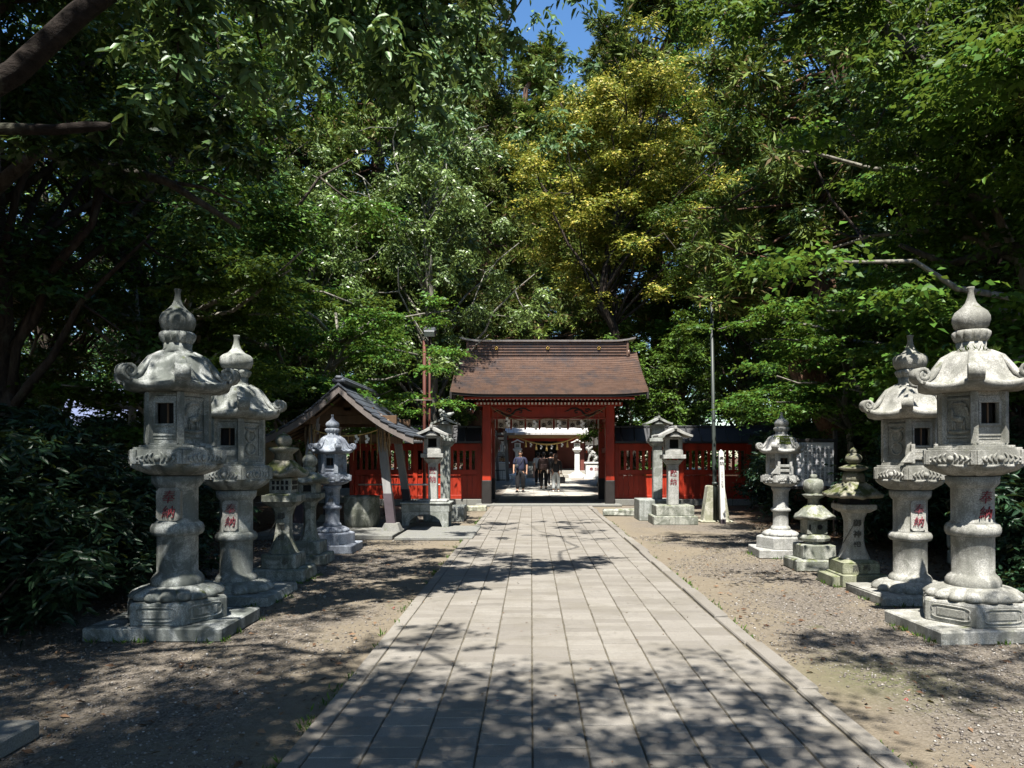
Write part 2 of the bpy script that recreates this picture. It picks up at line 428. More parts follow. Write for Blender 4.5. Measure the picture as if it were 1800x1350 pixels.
def pavers():
    rr = np.random.default_rng(3)
    cols = [-1.215,-1.10,-.825,-.548,-.275,0.005,.283,.563,.845,1.12,1.392,1.66]
    V = []; F = []
    def slab(x0, x1, y0, y1, z, tilt, bev):
        i = len(V)
        t = rr.normal(0, tilt, 4)
        for (x, y), tt in zip(((x0,y0),(x1,y0),(x1,y1),(x0,y1)), t): V.append((x, y, z+tt-bev*1.4))
        for (x, y), tt in zip(((x0+bev,y0+bev),(x1-bev,y0+bev),(x1-bev,y1-bev),(x0+bev,y1-bev)), t): V.append((x, y, z+tt))
        for (x, y) in ((x0,y0),(x1,y0),(x1,y1),(x0,y1)): V.append((x, y, -.03))
        F.append((i+4,i+5,i+6,i+7))
        for k in range(4):
            F.append((i+k, i+(k+1)%4, i+4+(k+1)%4, i+4+k)); F.append((i+8+k, i+8+(k+1)%4, i+(k+1)%4, i+k))
    for c in range(len(cols)-1):
        a, b = cols[c], cols[c+1]
        y = -1.5 + rr.uniform(0, .1)
        edge = (c == 0)
        while y < 22.0:
            L = (.145 if not edge else .56)*rr.uniform(.96, 1.04)
            if c > 0: L = .145 + rr.normal(0, .004)
            z = .03 + rr.normal(0, .0016)
            slab(a+.0045+rr.normal(0,.0008), b-.0045+rr.normal(0,.0008), y+.0036, min(22.0, y+L-.0036), z, .0011, .004)
            y += L
    y = -1.5
    while y < 22.0:                                        # raised, worn kerb stones
        L = rr.uniform(.55, 1.3); z = .046 + rr.normal(0, .006); s = rr.normal(0, .012)
        slab(1.675+s, 1.80+s*1.6, y+.006, min(22.0, y+L-.006), z, .004, .008); y += L
    me = bpy.data.meshes.new('path'); me.from_pydata(V, [], F); me.materials.append(M['paver'])
    tag(link('path', me), kind='structure')
    b = MB(); b.add([(-1.21,-1.5,.021),(1.68,-1.5,.021),(1.68,22,.021),(-1.21,22,.021)], [(0,1,2,3)])
    tag(b.build('path_bedding', M['joint']), kind='structure')
    # courtyard paving beyond the gate
    V.clear(); F.clear()
    y = 23.3
    while y < 49.5:
        for k in range(6): slab(-1.15+k*.62+.005, -1.15+(k+1)*.62-.005, y+.004, y+.896, .03+rr.normal(0, .002), .0008, .004)
        y += .9
    me = bpy.data.meshes.new('courtyard_path'); me.from_pydata(V, [], F); me.materials.append(M['terrace'])
    tag(link('courtyard_path', me), kind='structure')
pavers()
b = MB(); b.add([(-9,24.0,.004),(12,24.0,.004),(12,60,.004),(-9,60,.004)], [(0,1,2,3)])
tag(b.build('courtyard', simple('pale_gravel', (.22,.195,.165), .95, .3, 6, .006, 0, .2, (1,1,1), .3)), kind='structure')
b = MB(); b.box((-1.75,14.35,.03), (1.4,2.3,.06), bev=.012); b.box((-3.8,14.9,.045), (2.6,3.2,.09), bev=.012)
tag(b.build('paved_area', M['concrete']), kind='structure')

# ------------------------------------------------------------------ scattered gravel and leaf litter (nobody could count them)
def scatter_stones():
    rr = np.random.default_rng(11)
    n = 60000
    y = 3.0 + 11*rr.random(n)**1.6; sgn = np.where(rr.random(n) < .52, -1, 1)
    x = np.where(sgn < 0, -1.28 - 4.6*rr.random(n)**.9, 1.86 + 3.2*rr.random(n)**.9)
    # bare trodden earth stays free of stones
    d = np.abs(x-.28); keep = (d > 1.75 + .45*np.sin(y*1.7)+.35*np.sin(y*.6+1)) | (rr.random(n) < .13)
    x, y = x[keep], y[keep]; n = len(x)
    s = (.004 + .0075*rr.random(n)**2.4)*(1+.03*y)
    base = np.array([(1,0,0),(0,1,0),(-1,0,0),(0,-1,0),(0,0,1),(0,0,-1)], float)
    P = base[None]*(1+.35*rr.normal(size=(n,6,1))); P *= s[:,None,None]*np.array([1,1,.62])
    a = rr.random(n)*2*np.pi; ca, sa = np.cos(a), np.sin(a)
    X = P[:,:,0]*ca[:,None]-P[:,:,1]*sa[:,None]; Y = P[:,:,0]*sa[:,None]+P[:,:,1]*ca[:,None]
    V = np.stack([X+x[:,None], Y+y[:,None], P[:,:,2]+(s*.35)[:,None]], -1).reshape(-1,3)
    f = np.array([(0,1,4),(1,2,4),(2,3,4),(3,0,4),(1,0,5),(2,1,5),(3,2,5),(0,3,5)])
    F = (f[None]+(np.arange(n)*6)[:,None,None]).reshape(-1,3)
    me = np_mesh('gravel', V, F)
    m, t, b = new_mat('loose_gravel'); g = NG(t); ge = g.n('ShaderNodeNewGeometry')
    c = g.ramp(ge.outputs['Random Per Island'], [(0, (.06,.05,.045)), (.5, (.13,.113,.095)), (.9, (.20,.18,.155)), (1, (.33,.315,.29))])
    g.l(c, b.inputs['Base Color']); b.inputs['Roughness'].default_value = .85
    me.materials.append(m)
    tag(link('gravel', me), kind='stuff')
def np_mesh(name, V, F, smooth=False):
    me = bpy.data.meshes.new(name)
    nv, nf, k = len(V), len(F), F.shape[1]
    me.vertices.add(nv); me.vertices.foreach_set('co', np.ascontiguousarray(V, dtype=np.float32).ravel())
    me.loops.add(nf*k); me.loops.foreach_set('vertex_index', np.ascontiguousarray(F, dtype=np.int32).ravel())
    me.polygons.add(nf); me.polygons.foreach_set('loop_start', np.arange(0, nf*k, k, dtype=np.int32))
    me.polygons.foreach_set('loop_total', np.full(nf, k, dtype=np.int32))
    if smooth: me.polygons.foreach_set('use_smooth', np.ones(nf, dtype=bool))
    me.update(calc_edges=True); return me
scatter_stones()
def nrm(a): return a/np.maximum(1e-9, np.linalg.norm(a, axis=-1, keepdims=True))
SHAPE6 = [False]
def leaf_quads(P, D, N, L, W):
    D = nrm(D); Sd = nrm(np.cross(N, D)); L = L[:,None]; W = W[:,None]
    N2 = np.cross(D, Sd)
    if SHAPE6[0]:
        t = P+D*L-N2*L*.16
        return np.stack([P, P+D*L*.30+Sd*W*.46+N2*W*.16, P+D*L*.66+Sd*W*.36+N2*(W*.12-L*.05), t, P+D*L*.66-Sd*W*.36+N2*(W*.12-L*.05), P+D*L*.30-Sd*W*.46+N2*W*.16], 1)
    V = np.stack([P, P+D*L*.42+Sd*W*.5+N2*W*.10, P+D*L-N2*L*.10, P+D*L*.42-Sd*W*.5+N2*W*.10], 1)
    return V
def quad_mesh(name, V4, mats):
    n, q = V4.shape[:2]
    F = np.arange(n*4).reshape(n, 4) if q == 4 else (np.array([(0,1,2,3),(0,3,4,5)])[None]+(np.arange(n)*6)[:,None,None]).reshape(-1,4)
    me = np_mesh(name, V4.reshape(-1,3), F)
    for x in (mats if isinstance(mats, (list, tuple)) else [mats]): me.materials.append(x)
    return me
def scatter_litter():
    rr = np.random.default_rng(5)
    pts = []
    n = 9000; y = 3+14*rr.random(n); x = np.where(rr.random(n) < .5, -4.2-3.6*rr.random(n), 4.6+3.2*rr.random(n)); pts.append((x, y))
    n = 900; y = 3+9*rr.random(n)**1.5; x = np.where(rr.random(n) < .5, -1.3-3*rr.random(n), 1.9+3*rr.random(n)); pts.append((x, y))
    n = 130; y = 3+10*rr.random(n)**1.4; x = -1.2+2.9*rr.random(n); pts.append((x, y))
    x = np.concatenate([p[0] for p in pts]); y = np.concatenate([p[1] for p in pts]); n = len(x)
    z = np.where((x > -1.22) & (x < 1.8), .034, .008) + .012*rr.random(n)
    P = np.stack([x, y, z], -1); a = rr.random(n)*2*np.pi
    D = np.stack([np.cos(a), np.sin(a), .25*rr.normal(size=n)], -1); N = np.stack([.35*rr.normal(size=n), .35*rr.normal(size=n), np.ones(n)], -1)
    L = .03+.045*rr.random(n); L = np.where((x > -1.22) & (x < 1.8), L*.45, L)
    me = quad_mesh('leaf_litter', leaf_quads(P, D, N, L, L*.5), M['leaf_dry'])
    tag(link('leaf_litter', me), kind='stuff')
scatter_litter()
def scatter_weeds():
    rr = np.random.default_rng(15); pts = []
    for k in range(70):
        left = rr.random() < .45; y0 = 3.2+15*rr.random()**1.3; x0 = (-1.235 if left else 1.815)+rr.normal()*.015
        m = 14; pts.append(np.stack([x0+rr.normal(size=m)*.02, y0+rr.normal(size=m)*.06, np.zeros(m)], -1))
    for (bx, by, hw, hd) in ((-3.07,6.40,.57,.44),(3.80,6.34,.57,.44),(-3.13,7.85,.5,.48),(4.02,7.85,.5,.48),(3.80,8.72,.30,.28),(-3.03,9.05,.34,.31),(3.77,11.2,.4,.37)):
        for k in range(9):
            u = rr.random(); m = 12; p = (bx-hw+2*hw*u, by-hd-.01) if rr.random() < .6 else (bx+(hw+.01)*(1 if bx < 0 else -1), by-hd+2*hd*u)
            pts.append(np.stack([p[0]+rr.normal(size=m)*.03, p[1]+rr.normal(size=m)*.015, np.zeros(m)], -1))
    P = np.concatenate(pts); n = len(P); D = rr.normal(size=(n,3))*.5+np.array([0,0,1]); N = rr.normal(size=(n,3)); L = .02+.045*rr.random(n)
    tag(link('weeds', quad_mesh('weeds', leaf_quads(P, D, N, L, L*.22), M['leaf_oak'])), kind='stuff')
scatter_weeds()

# ------------------------------------------------------------------ ornate stone lanterns
def scroll_path(Re, z0, H, r0, drum):
    pts = [(r0, z0+H*.97), (r0+(Re-r0)*.30, z0+H*.80), (r0+(Re-r0)*.48, z0+H*.55), (r0+(Re-r0)*.62, z0+H*.33), (r0+(Re-r0)*.80, z0+H*.18), (Re*.96, z0+H*.15)]
    cx, cz = Re-drum*.55, z0+H*.15+drum*1.0
    for k in range(18):
        a = -PI/2 + k*PI*2*1.45/17; rr = drum*(1-.70*k/17)
        pts.append((cx+rr*math.cos(a), cz+rr*math.sin(a)))
    return pts
def ribbon(b, pts, width, thick, ang, m=0):
    """rectangular band following pts (r,z) in the vertical plane at angle ang"""
    n = len(pts); ca, sa = math.cos(ang), math.sin(ang); vs = []
    for i, (r, z) in enumerate(pts):
        a = pts[max(0, i-1)]; c = pts[min(n-1, i+1)]
        dx, dz = c[0]-a[0], c[1]-a[1]; l = math.hypot(dx, dz) or 1
        nx, nz = -dz/l, dx/l
        wd = width*(.62+.38*min(1, i/5))
        for (u, t_) in ((-wd/2, -thick/2), (wd/2, -thick/2), (wd/2, thick/2), (wd*.18, thick*.75), (-wd*.18, thick*.75), (-wd/2, thick/2)):
            rr, zz = r+nx*t_, z+nz*t_
            vs.append((rr*ca - u*sa, rr*sa + u*ca, zz))
    k = 6; fs = [[i*k+j, i*k+(j+1) % k, (i+1)*k+(j+1) % k, (i+1)*k+j] for i in range(n-1) for j in range(k)]
    b.add(vs, fs, m, True); b.add(vs, [list(range(k))[::-1], list(range((n-1)*k, n*k))], m)
def deer(b, X, s=1.0, flip=1):
    """low relief of a small standing animal on a panel (local x along face, -y outward)"""
    def t_(pts, r): b.tube([X @ Vector((p[0]*s*flip, -.004, p[1]*s)) for p in pts], [q*s for q in r], 6)
    t_([(-.05,-.01),(0,0),(.045,.01)], [.024,.032,.026]); t_([(.045,.01),(.06,.05),(.055,.085)], [.022,.017,.014])
    t_([(.05,.088),(.085,.08)], [.018,.009])
    for x in (-.05,-.03,.03,.05): t_([(x,-.02),(x+.004,-.06),(x,-.105)], [.013,.009,.008])
    t_([(-.10,-.11),(0,-.12),(.09,-.11)], [.016,.02,.014]); t_([(-.09,.03),(-.075,.09),(-.03,.13)], [.012,.017,.010]); t_([(-.07,.12),(-.02,.145),(.05,.14)], [.012,.016,.01])
def ornate_lantern(P, label, mat, group, loc, name='stone_lantern'):
    root = thing(name, label, 'stone lantern', loc, 0, group)
    z = P['z']
    # base slab
    if 'slab' in P:
        b = MB(); w_, d_, h_, oy = P['slab']; b.box((0, oy, h_/2), (w_, d_, h_), bev=.012); b.build('base_slab', mat, root, jit=P.get('rough', 0))
    if 'plinth' in P:
        b = MB(); Rp, z0, z1 = P['plinth']
        b.prism(hexpts(Rp), z0, z1-.02); b.prism(hexpts(Rp), z1-.02, z1, 0, hexpts(Rp*.965))
        o = b.build('plinth', mat, root, bev=.008)
        if P.get('cart', 1):
            b = MB()
            for k, X in face_frames(Rp, (z0+z1)/2):
                n = 30; w2, h2 = Rp*.36, (z1-z0)*.30; pts = []
                for j in range(n+1):
                    a = 2*PI*j/n; q = 1+.10*abs(math.sin(2*a))-.05*abs(math.cos(3*a))
                    ex = math.copysign(abs(math.cos(a))**.45, math.cos(a)); ez = math.copysign(abs(math.sin(a))**.7, math.sin(a))
                    pts.append(X @ Vector((w2*ex*q, -.001, h2*ez*q)))
                b.tube(pts, .0075, 5, caps=False)
                b.box((0,0,0), (w2*1.5, .012, h2*1.2), mat=X, bev=.005)
            b.build('carved_panel', mat, o)
    rl = P['lotus']     # list profile for reversed lotus
    r0, za, zb, np_ = rl
    prof = [(r0*.90, za), (r0*1.0, za+(zb-za)*.12), (r0*1.02, za+(zb-za)*.35), (r0*.93, za+(zb-za)*.62), (r0*.78, za+(zb-za)*.85), (r0*.62, zb)]
    def petals(a, i, r, zz):
        f = abs(math.sin(np_*a/2)); return r*(1.02 - (.17 if i in (1,2,3) else .05)*(1-f)**1.4)
    b = MB(); b.rev(prof, np_*8, petals); b.build('lotus_base', mat, root)
    # column with rings
    c = P['col']; cr = c['r']; b = MB(); prof = []
    def ringp(z0, z1, R_):
        h = z1-z0; return [(cr*1.02, z0), (R_*.93, z0+h*.06), (R_, z0+h*.30), (R_, z0+h*.62), (R_*.93, z0+h*.88), (cr*1.04, z1)]
    zb0, zb1 = c['base']; zm0, zm1 = c['mid']; zt0, zt1 = c['top']; RR = c['R']
    prof = [(RR*.97, zb0), (RR, zb0+.02), (RR*.99, zb0+(zb1-zb0)*.55), (RR*.90, zb0+(zb1-zb0)*.85), (cr*1.10, zb1-.008), (cr*1.06, zb1), (cr, zb1+.012), (cr, zm0-.012), (cr*1.06, zm0-.004)]
    prof += ringp(zm0, zm1, RR) + [(cr*1.06, zm1+.004), (cr, zm1+.012), (cr, zt0-.012), (cr*1.08, zt0)]
    prof += [(RR*.95, zt0+(zt1-zt0)*.35), (RR*.97, zt1)]
    b.rev(prof, 40); col = b.build('column', mat, root)
    if P.get('panel'):
        pw, pz0, pz1, pm = P['panel']
        b = MB(); h = (pz1-pz0)/2; ch = .025
        poly = [(-pw/2+ch, -h),(pw/2-ch, -h),(pw/2, -h+ch),(pw/2, h-ch),(pw/2-ch, h),(-pw/2+ch, h),(-pw/2, h-ch),(-pw/2, -h+ch)]
        b.prism_y([(x, q+(pz0+pz1)/2) for x, q in poly], -cr-.004, -cr+.05)
        b.build('inscription_panel', pm, col)
    if P.get('text'):
        body, size, tm, zc, sp = P['text']
        text('inscription', body, size, tm, col, (0, -cr-(.006 if P.get('panel') else .001), zc), ext=.008, spacing=sp, bold=-.001, shear=.18)
    # lotus cup under the platform
    z0, z1 = P['cup']; Rf = P['plat'][0]
    prof = [(RR*.80, z0), (RR*1.05, z0+(z1-z0)*.12), (Rf*.80, z0+(z1-z0)*.5), (Rf*.90, z0+(z1-z0)*.8), (Rf*.90, z1)]
    def cup(a, i, r, zz):
        f = abs(math.sin(12*a/2)); return r*(1.01 - (.13 if 1 <= i <= 3 else .03)*(1-f)**1.4)
    b = MB(); b.rev(prof, 96, cup); b.build('lotus_cup', mat, root)
    # hexagonal platform
    Rf, z0, z1 = P['plat']; zs = P['step']; Rb = P['box'][0]
    b = MB(); b.prism(hexpts(Rf), z0, z1)
    for k in range(3):
        q = .96 - .13*k; b.prism(hexpts(Rf*q if k < 2 else max(Rb*1.06, Rf*q)), z1+(zs-z1)*k/3, z1+(zs-z1)*(k+1)/3)
    hh = (z1-z0)
    for k, X in face_frames(Rf, (z0+z1)/2):
        wf = Rf*.5
        for sx in (-1, 1):
            bx = MB(); bx.box((0,0,0), (.036, .02, hh*.98)); bx.xform(X @ Matrix.Translation((sx*(wf-.02), -.004, 0))); b.add(bx.v, bx.f)
            for q in range(4):       # carved waves
                u = .16 + .20*q
                pts = [X @ Vector((sx*wf*(u+.13*math.sin(s_*PI)), -.004, hh*(-.36+.66*s_*(1-.16*q)))) for s_ in (0, .25, .5, .75, 1)]
                b.tube(pts, [.008,.012,.014,.012,.006], 5)
        b.ball(X @ Vector((0, 0, -hh*.1)), hh*.24, 0, 8)
    pl = b.build('platform', mat, root, bev=.003)
    # fire box
    Rb, z0, z1 = P['box']; H = z1-z0; ap = Rb*math.cos(PI/6)
    b = MB(); b.prism(hexpts(Rb*.93), z0, z0+H*.10); b.prism(hexpts(Rb*.93), z1-H*.08, z1)
    for k in range(6):
        a = PI/3*k; bx = MB(); bx.box((0,0,0), (.055, .055, H*.98)); bx.xform(Matrix.Translation((Rb*.94*math.cos(a), Rb*.94*math.sin(a), (z0+z1)/2)) @ Matrix.Rotation(a, 4, 'Z')); b.add(bx.v, bx.f)
    wins = []
    for k, X in face_frames(Rb*.95, (z0+z1)/2):
        wf = Rb*.5
        def pb(cx, cz, sx, sz, th=.03, off=0): 
            bx = MB(); bx.box((0,0,0), (sx, th, sz)); bx.xform(X @ Matrix.Translation((cx, th/2+off, cz))); b.add(bx.v, bx.f)
        if k in (0, 3):
            ww, wh = wf*1.10, H*.39; wz = H*.08
            pb(-(wf+ww/2)/2, 0, wf-ww/2, H*.82); pb((wf+ww/2)/2, 0, wf-ww/2, H*.82)
            pb(0, (wz+wh/2+H*.41)/2, ww, H*.41-wz-wh/2); pb(0, (-H*.41+wz-wh/2)/2, ww, wz-wh/2+H*.41)
            for s_ in (-1, 1): pb(s_*(ww/2+.012), wz, .018, wh+.04, .02, -.012)
            for s_ in (-1, 1): pb(0, wz+s_*(wh/2+.012), ww+.006, .018, .02, -.012)
            wins.append((X, ww, wh, wz))
            for s_ in (-1, 1): pb(s_*wf*.78, 0, .014, H*.74, .02, -.008)
            pb(0, -H*.33, wf*1.5, .014, .02, -.008)
        else:
            pb(0, 0, wf*2, H*.82, .03, .012)
            for s_ in (-1, 1): pb(s_*wf*.74, 0, .016, H*.74, .03, -.004)
            for s_ in (-1, 1): pb(0, s_*H*.36, wf*1.46, .016, .03, -.004)
            Y = X @ Matrix.Translation((0, .008, -H*.02))
            if P.get('relief') == 'deer': deer(b, Y, H*2.1, 1 if k in (1, 4) else -1)
            elif P.get('relief') == 'ring':
                for zc in (-.17, .12):
                    pts = [Y @ Vector((wf*.42*math.cos(t_*PI/6), 0, H*zc+wf*.42*math.sin(t_*PI/6))) for t_ in range(13)]
                    b.tube(pts, .014, 6, caps=False)
                b.tube([Y @ Vector((-wf*.5, 0, H*.3)), Y @ Vector((0, -.008, H*.24)), Y @ Vector((wf*.5, 0, H*.3))], [.012,.02,.012], 6)
            else:
                for q in range(-3, 4):
                    b.tube([Y @ Vector((wf*.5*q/3-.02, -.002, -H*.2)), Y @ Vector((wf*.5*q/3+.03, -.002, H*.25))], .005, 4)
                    b.tube([Y @ Vector((wf*.5*q/3+.03, -.003, -H*.2)), Y @ Vector((wf*.5*q/3-.02, -.003, H*.25))], .005, 4)
    fb = b.build('fire_box', mat, root, bev=0)
    b = MB()
    for X, ww, wh, wz in wins:
        bx = MB(); bx.box((0,0,0), (ww, .02, wh)); bx.xform(X @ Matrix.Translation((0, .075, wz))); b.add(bx.v, bx.f)
    b.prism(hexpts(Rb*.6), z0+H*.1, z1-H*.08)
    b.build('dark_interior', M['hole'], fb)
    b = MB()
    for X, ww, wh, wz in wins[:1]:
        bx = MB(); bx.box((0,0,0), (.012, .012, wh)); bx.xform(X @ Matrix.Translation((ww*.06, .035, wz))); b.add(bx.v, bx.f)
    b.build('window_bar', M['wood_brown'], fb)
    if P.get('rail'):
        b = MB()
        for k, X in face_frames(Rb*1.16, z0):
            if k != 0: continue
            for s_ in (-1, 1):
                bx = MB(); bx.box((0,0,0), (.04,.03,.20)); bx.xform(X @ Matrix.Translation((s_*Rb*.42, 0, .09))); b.add(bx.v, bx.f)
            for q in (.05, .12):
                bx = MB(); bx.box((0,0,0), (Rb*.84,.02,.04)); bx.xform(X @ Matrix.Translation((0, .0, q))); b.add(bx.v, bx.f)
            b.prism_y([(-Rb*.44-.11, z0), (-Rb*.44, z0), (-Rb*.44, z0+.13)], -Rb*1.0-.02, -Rb*1.0+.03)
        b.build('railing', mat, pl, bev=.004)
    # roof
    Re, z0, z1 = P['roof']; H = z1-z0; rt = P['neck'][0]*1.1
    prof = [(rt*.6, 1.0), (rt, .985), (Re*.40, .945), (Re*.53, .84), (Re*.61, .66), (Re*.67, .47), (Re*.75, .31), (Re*.85, .21), (Re*.93, .19), (Re*.95, .15), (Re*.93, .05), (Re*.80, .0), (Re*.55, -.01), (Re*.3, .0)]
    flat = P.get('flat', 1.0)
    def rf(a, i, r, zz):
        t_ = min(1, max(0, (r/Re-.25)/.5)); return r*(1-t_) + t_*hexr(a, r*1.0)
    def zf(a, i, r, zz):
        k = (a + PI/2 + PI/6) % (PI/3) - PI/6; cw = (abs(k)/(PI/6))**3
        out = max(0, (r/Re-.55)/.4)
        bul = (1-cw)*.05*(1 if i in (5,6) else 0)
        return z0 + H*(zz*(1 if i > 8 else 1) + cw*.16*out*out - bul*0)
    b = MB(); b.rev(prof, 72, rf, zf); rfm = b.build('roof', mat, root)
    for k in range(6):
        b = MB(); ribbon(b, scroll_path(Re*.98, z0+H*.10, H*.9, rt*1.1, P['drum']), P['drum']*1.75, P['drum']*.40, PI/3*k)
        cxr, czr = Re*.98-P['drum']*.55, z0+H*.10+H*.9*.15+P['drum']
        bx = MB(); bx.tube([(cxr, -P['drum']*.72, czr), (cxr, P['drum']*.72, czr)], P['drum']*.52, 14); bx.xform(Matrix.Rotation(PI/3*k, 4, 'Z')); b.add(bx.v, bx.f, 0, True)
        b.build('roof_scroll', mat, rfm, bev=.004)
    # finial
    rn, zn0, zn1 = P['neck']; zl1 = P['flotus']; rb, zb1, zt = P['bulb']
    b = MB()
    prof = [(rn*1.15, zn0-.03), (rn*1.12, zn0+.01), (rn*.95, zn0+(zn1-zn0)*.5), (rn*1.0, zn1)]
    b.rev(prof, 32)
    def pet(a, i, r, zz): return r*(1-.17*(1-abs(math.sin(6*a)))**1.5*(1 if i in (1,2,3) else 0))
    hl = zl1-zn1
    b.rev([(rn*.95, zn1), (rn*1.15, zn1+hl*.25), (rn*1.28, zn1+hl*.6), (rn*1.28, zn1+hl*.82), (rn*1.1, zl1), (rn*.8, zl1+.004)], 72, pet)
    b.build('finial_lotus', mat, root)
    hb = zb1-zl1
    fl = P.get('bulbflat', 0)
    prof = [(rb*.72, zl1), (rb*.90, zl1+hb*.16), (rb, zl1+hb*.42), (rb*.98, zl1+hb*(.6+.12*fl)), (rb*.84, zl1+hb*(.80+.06*fl)), (rb*.52, zl1+hb*1.0), (rb*.30, zb1+(zt-zb1)*.22), (rb*.19, zb1+(zt-zb1)*.5), (rb*.15, zb1+(zt-zb1)*.80), (rb*.20, zt-.012), (rb*.20, zt), (rb*.02, zt)]
    b = MB(); b.rev(prof, 36); b.build('finial', mat, root)
    return root

PA = dict(z=0, slab=(1.13,.86,.115,-.02), plinth=(.43,.115,.30), lotus=(.37,.30,.405,16), col=dict(r=.165,R=.214,base=(.39,.50),mid=(.825,.94),top=(1.245,1.335)),
          text=('奉\n納',.115,M['red_ink'],1.09,1.12), cup=(1.335,1.44), plat=(.41,1.44,1.56), step=1.615, box=(.27,1.61,2.05), relief='deer',
          roof=(.50,2.05,2.40), drum=.068, neck=(.118,2.395,2.475), flotus=2.58, bulb=(.147,2.78,2.955))
PAL = dict(PA); PAL['panel'] = (.205,.96,1.235,M['stone_light'])
PB = dict(z=0, slab=(1.0,.95,.09,0), rough=.012, lotus=(.37,.085,.20,14), col=dict(r=.165,R=.212,base=(.18,.265),mid=(.615,.71),top=(1.055,1.145)),
          text=('奉\n納',.115,M['pink_ink'],.885,1.15), panel=(.155,.73,1.045,M['stone_plain']), cup=(1.145,1.265), plat=(.37,1.265,1.39), step=1.445, box=(.285,1.44,1.90), relief='ring', rail=False,
          roof=(.50,1.90,2.26), drum=.06, neck=(.118,2.255,2.335), flotus=2.42, bulb=(.168,2.60,2.79), bulbflat=1)
PBR = dict(PB); PBR['rail'] = True
PC = dict(z=0, slab=(.80,.74,.13,0), plinth=(.36,.13,.31), cart=0, lotus=(.26,.31,.40,12), col=dict(r=.112,R=.145,base=(.39,.46),mid=(.67,.73),top=(.985,1.045)),
          cup=(1.045,1.12), plat=(.29,1.12,1.21), step=1.25, box=(.205,1.245,1.55), relief='lattice', rail=False,
          roof=(.36,1.55,1.83), drum=.05, neck=(.09,1.825,1.875), flotus=1.95, bulb=(.108,2.07,2.17))
PCR = dict(PC); PCR['rail'] = True
PCL = dict(PC); PCL['text'] = ('奉\n納',.085,M['carved'],.86,1.05)
GL = 'stone lanterns lining the approach'
ornate_lantern(PAL, 'tall dark weathered stone lantern with red characters on a white panel, nearest on the left', M['stone_dark'], GL, (-3.07,6.42,0))
ornate_lantern(PB, 'grey stone lantern with red characters on a rounded panel, right behind the nearest left one', M['stone_mid'], GL, (-3.13,7.85,0))
ornate_lantern(PCL, 'slim stone lantern with blue-stained roof standing on a pale block before the gabled shelter', M['stone_blue'], GL, (-3.16,11.75,0))
lr1 = ornate_lantern(PA, 'tall pale stone lantern, red characters and no panel, nearest on the right', M['stone_light'], GL, (3.80,6.36,0))
ornate_lantern(PBR, 'pale stone lantern with a small railing below its window, behind the tallest right one', M['stone_light'], GL, (4.02,7.85,0))
lr5 = ornate_lantern(PCR, 'slim pale stone lantern with a green moss patch, farthest in the right row', M['stone_white'], GL, (3.77,11.2,0))

def moss_patch(root, xr, zlo, zhi, seed):
    rf = [o for o in root.children if o.name.startswith('roof')][0]; me = rf.data; rr = random.Random(seed); b = MB()
    zs = [v.co.z for v in me.vertices]; z0, z1 = min(zs), max(zs)
    for p in me.polygons:
        c = p.center; t_ = (c.z-z0)/(z1-z0)
        if c.y < 0 and zlo < t_ < zhi and abs(c.x) < xr*(.75+.5*rr.random()):
            vs = [me.vertices[i].co for i in p.vertices]
            for q in range(26):
                ws = [rr.random() for _ in vs]; s_ = sum(ws); pt = sum((v*w_ for v, w_ in zip(vs, ws)), Vector())/s_
                b.ball(pt + p.normal*.002, rr.uniform(.006,.013), 0, 5, (1,1,.8))
    b.build('moss_patch', simple('moss', (.055,.075,.014), .95, .5, 60), rf)
lr1.rotation_euler = (R(.4), R(-.7), R(3.5)); lr5.rotation_euler = (0, R(.5), R(-4))
moss_patch(lr5, .11, .52, .93, 3)
def tuft(loc, R_, n, seed):
    rg = np.random.default_rng(seed); a = rg.random(n)*2*np.pi; P = np.stack([R_*np.cos(a), R_*np.sin(a), 0*a], -1)
    D = np.stack([np.cos(a)*.8, np.sin(a)*.8, .6+.8*rg.random(n)], -1)+rg.normal(size=(n,3))*.35; N = rg.normal(size=(n,3)); L = .03+.06*rg.random(n)
    tag(link('grass_tuft', quad_mesh('grass_tuft', leaf_quads(P, D, N, L, L*.14), M['leaf_oak']), None, loc), 'small ring of grass growing round the neck of the tallest right lantern roof', 'grass tuft')
tuft((3.80,6.36,2.385), .15, 150, 4)

# ------------------------------------------------------------------ rustic lanterns
def rustic_roof(b, Rr, z0, H, seed, curl=.25, sides=0, rip=.06):
    rr = random.Random(seed); ph = [rr.uniform(0, 6.28) for _ in range(6)]
    prof = [(.10, 1.0), (.22, .95), (.42, .80), (.62, .58), (.80, .34), (.95, .18), (1.0, .10), (.97, .0), (.80, -.06), (.40, -.04)]
    def rf(a, i, r, zz):
        k = 1 + rip*(math.sin(3*a+ph[0])+.6*math.sin(5*a+ph[1])+.4*math.sin(9*a+ph[2]))
        sq = 1/max(abs(math.cos(a)), abs(math.sin(a))); k *= 1+(.5*(sq-1))*(1 if sides == 4 else .25)
        return r*Rr*k
    def zf(a, i, r, zz):
        out = max(0, (r-.5)/.5)
        return z0 + H*(zz + curl*out*out*(.5+.5*math.cos(4*a+PI)) + .04*math.sin(7*a+ph[3])*out)
    b.rev(prof, 48, rf, zf)
def flared_post(b, z0, z1, wt, wb, wm, ch=.3):
    n = 10
    for k in range(n):
        t0, t1 = k/n, (k+1)/n
        def wd(t):
            q = max(0, (.42-t)/.42); p = max(0, (t-.80)/.20)
            return wm + (wb-wm)*q**1.6 + (wt-wm)*p**1.4
        a, c = wd(t0)/2, wd(t1)/2
        b.prism(sqpts(a, a*ch), z0+(z1-z0)*t0, z0+(z1-z0)*t1, 0, sqpts(c, c*ch))
def join(o): return o
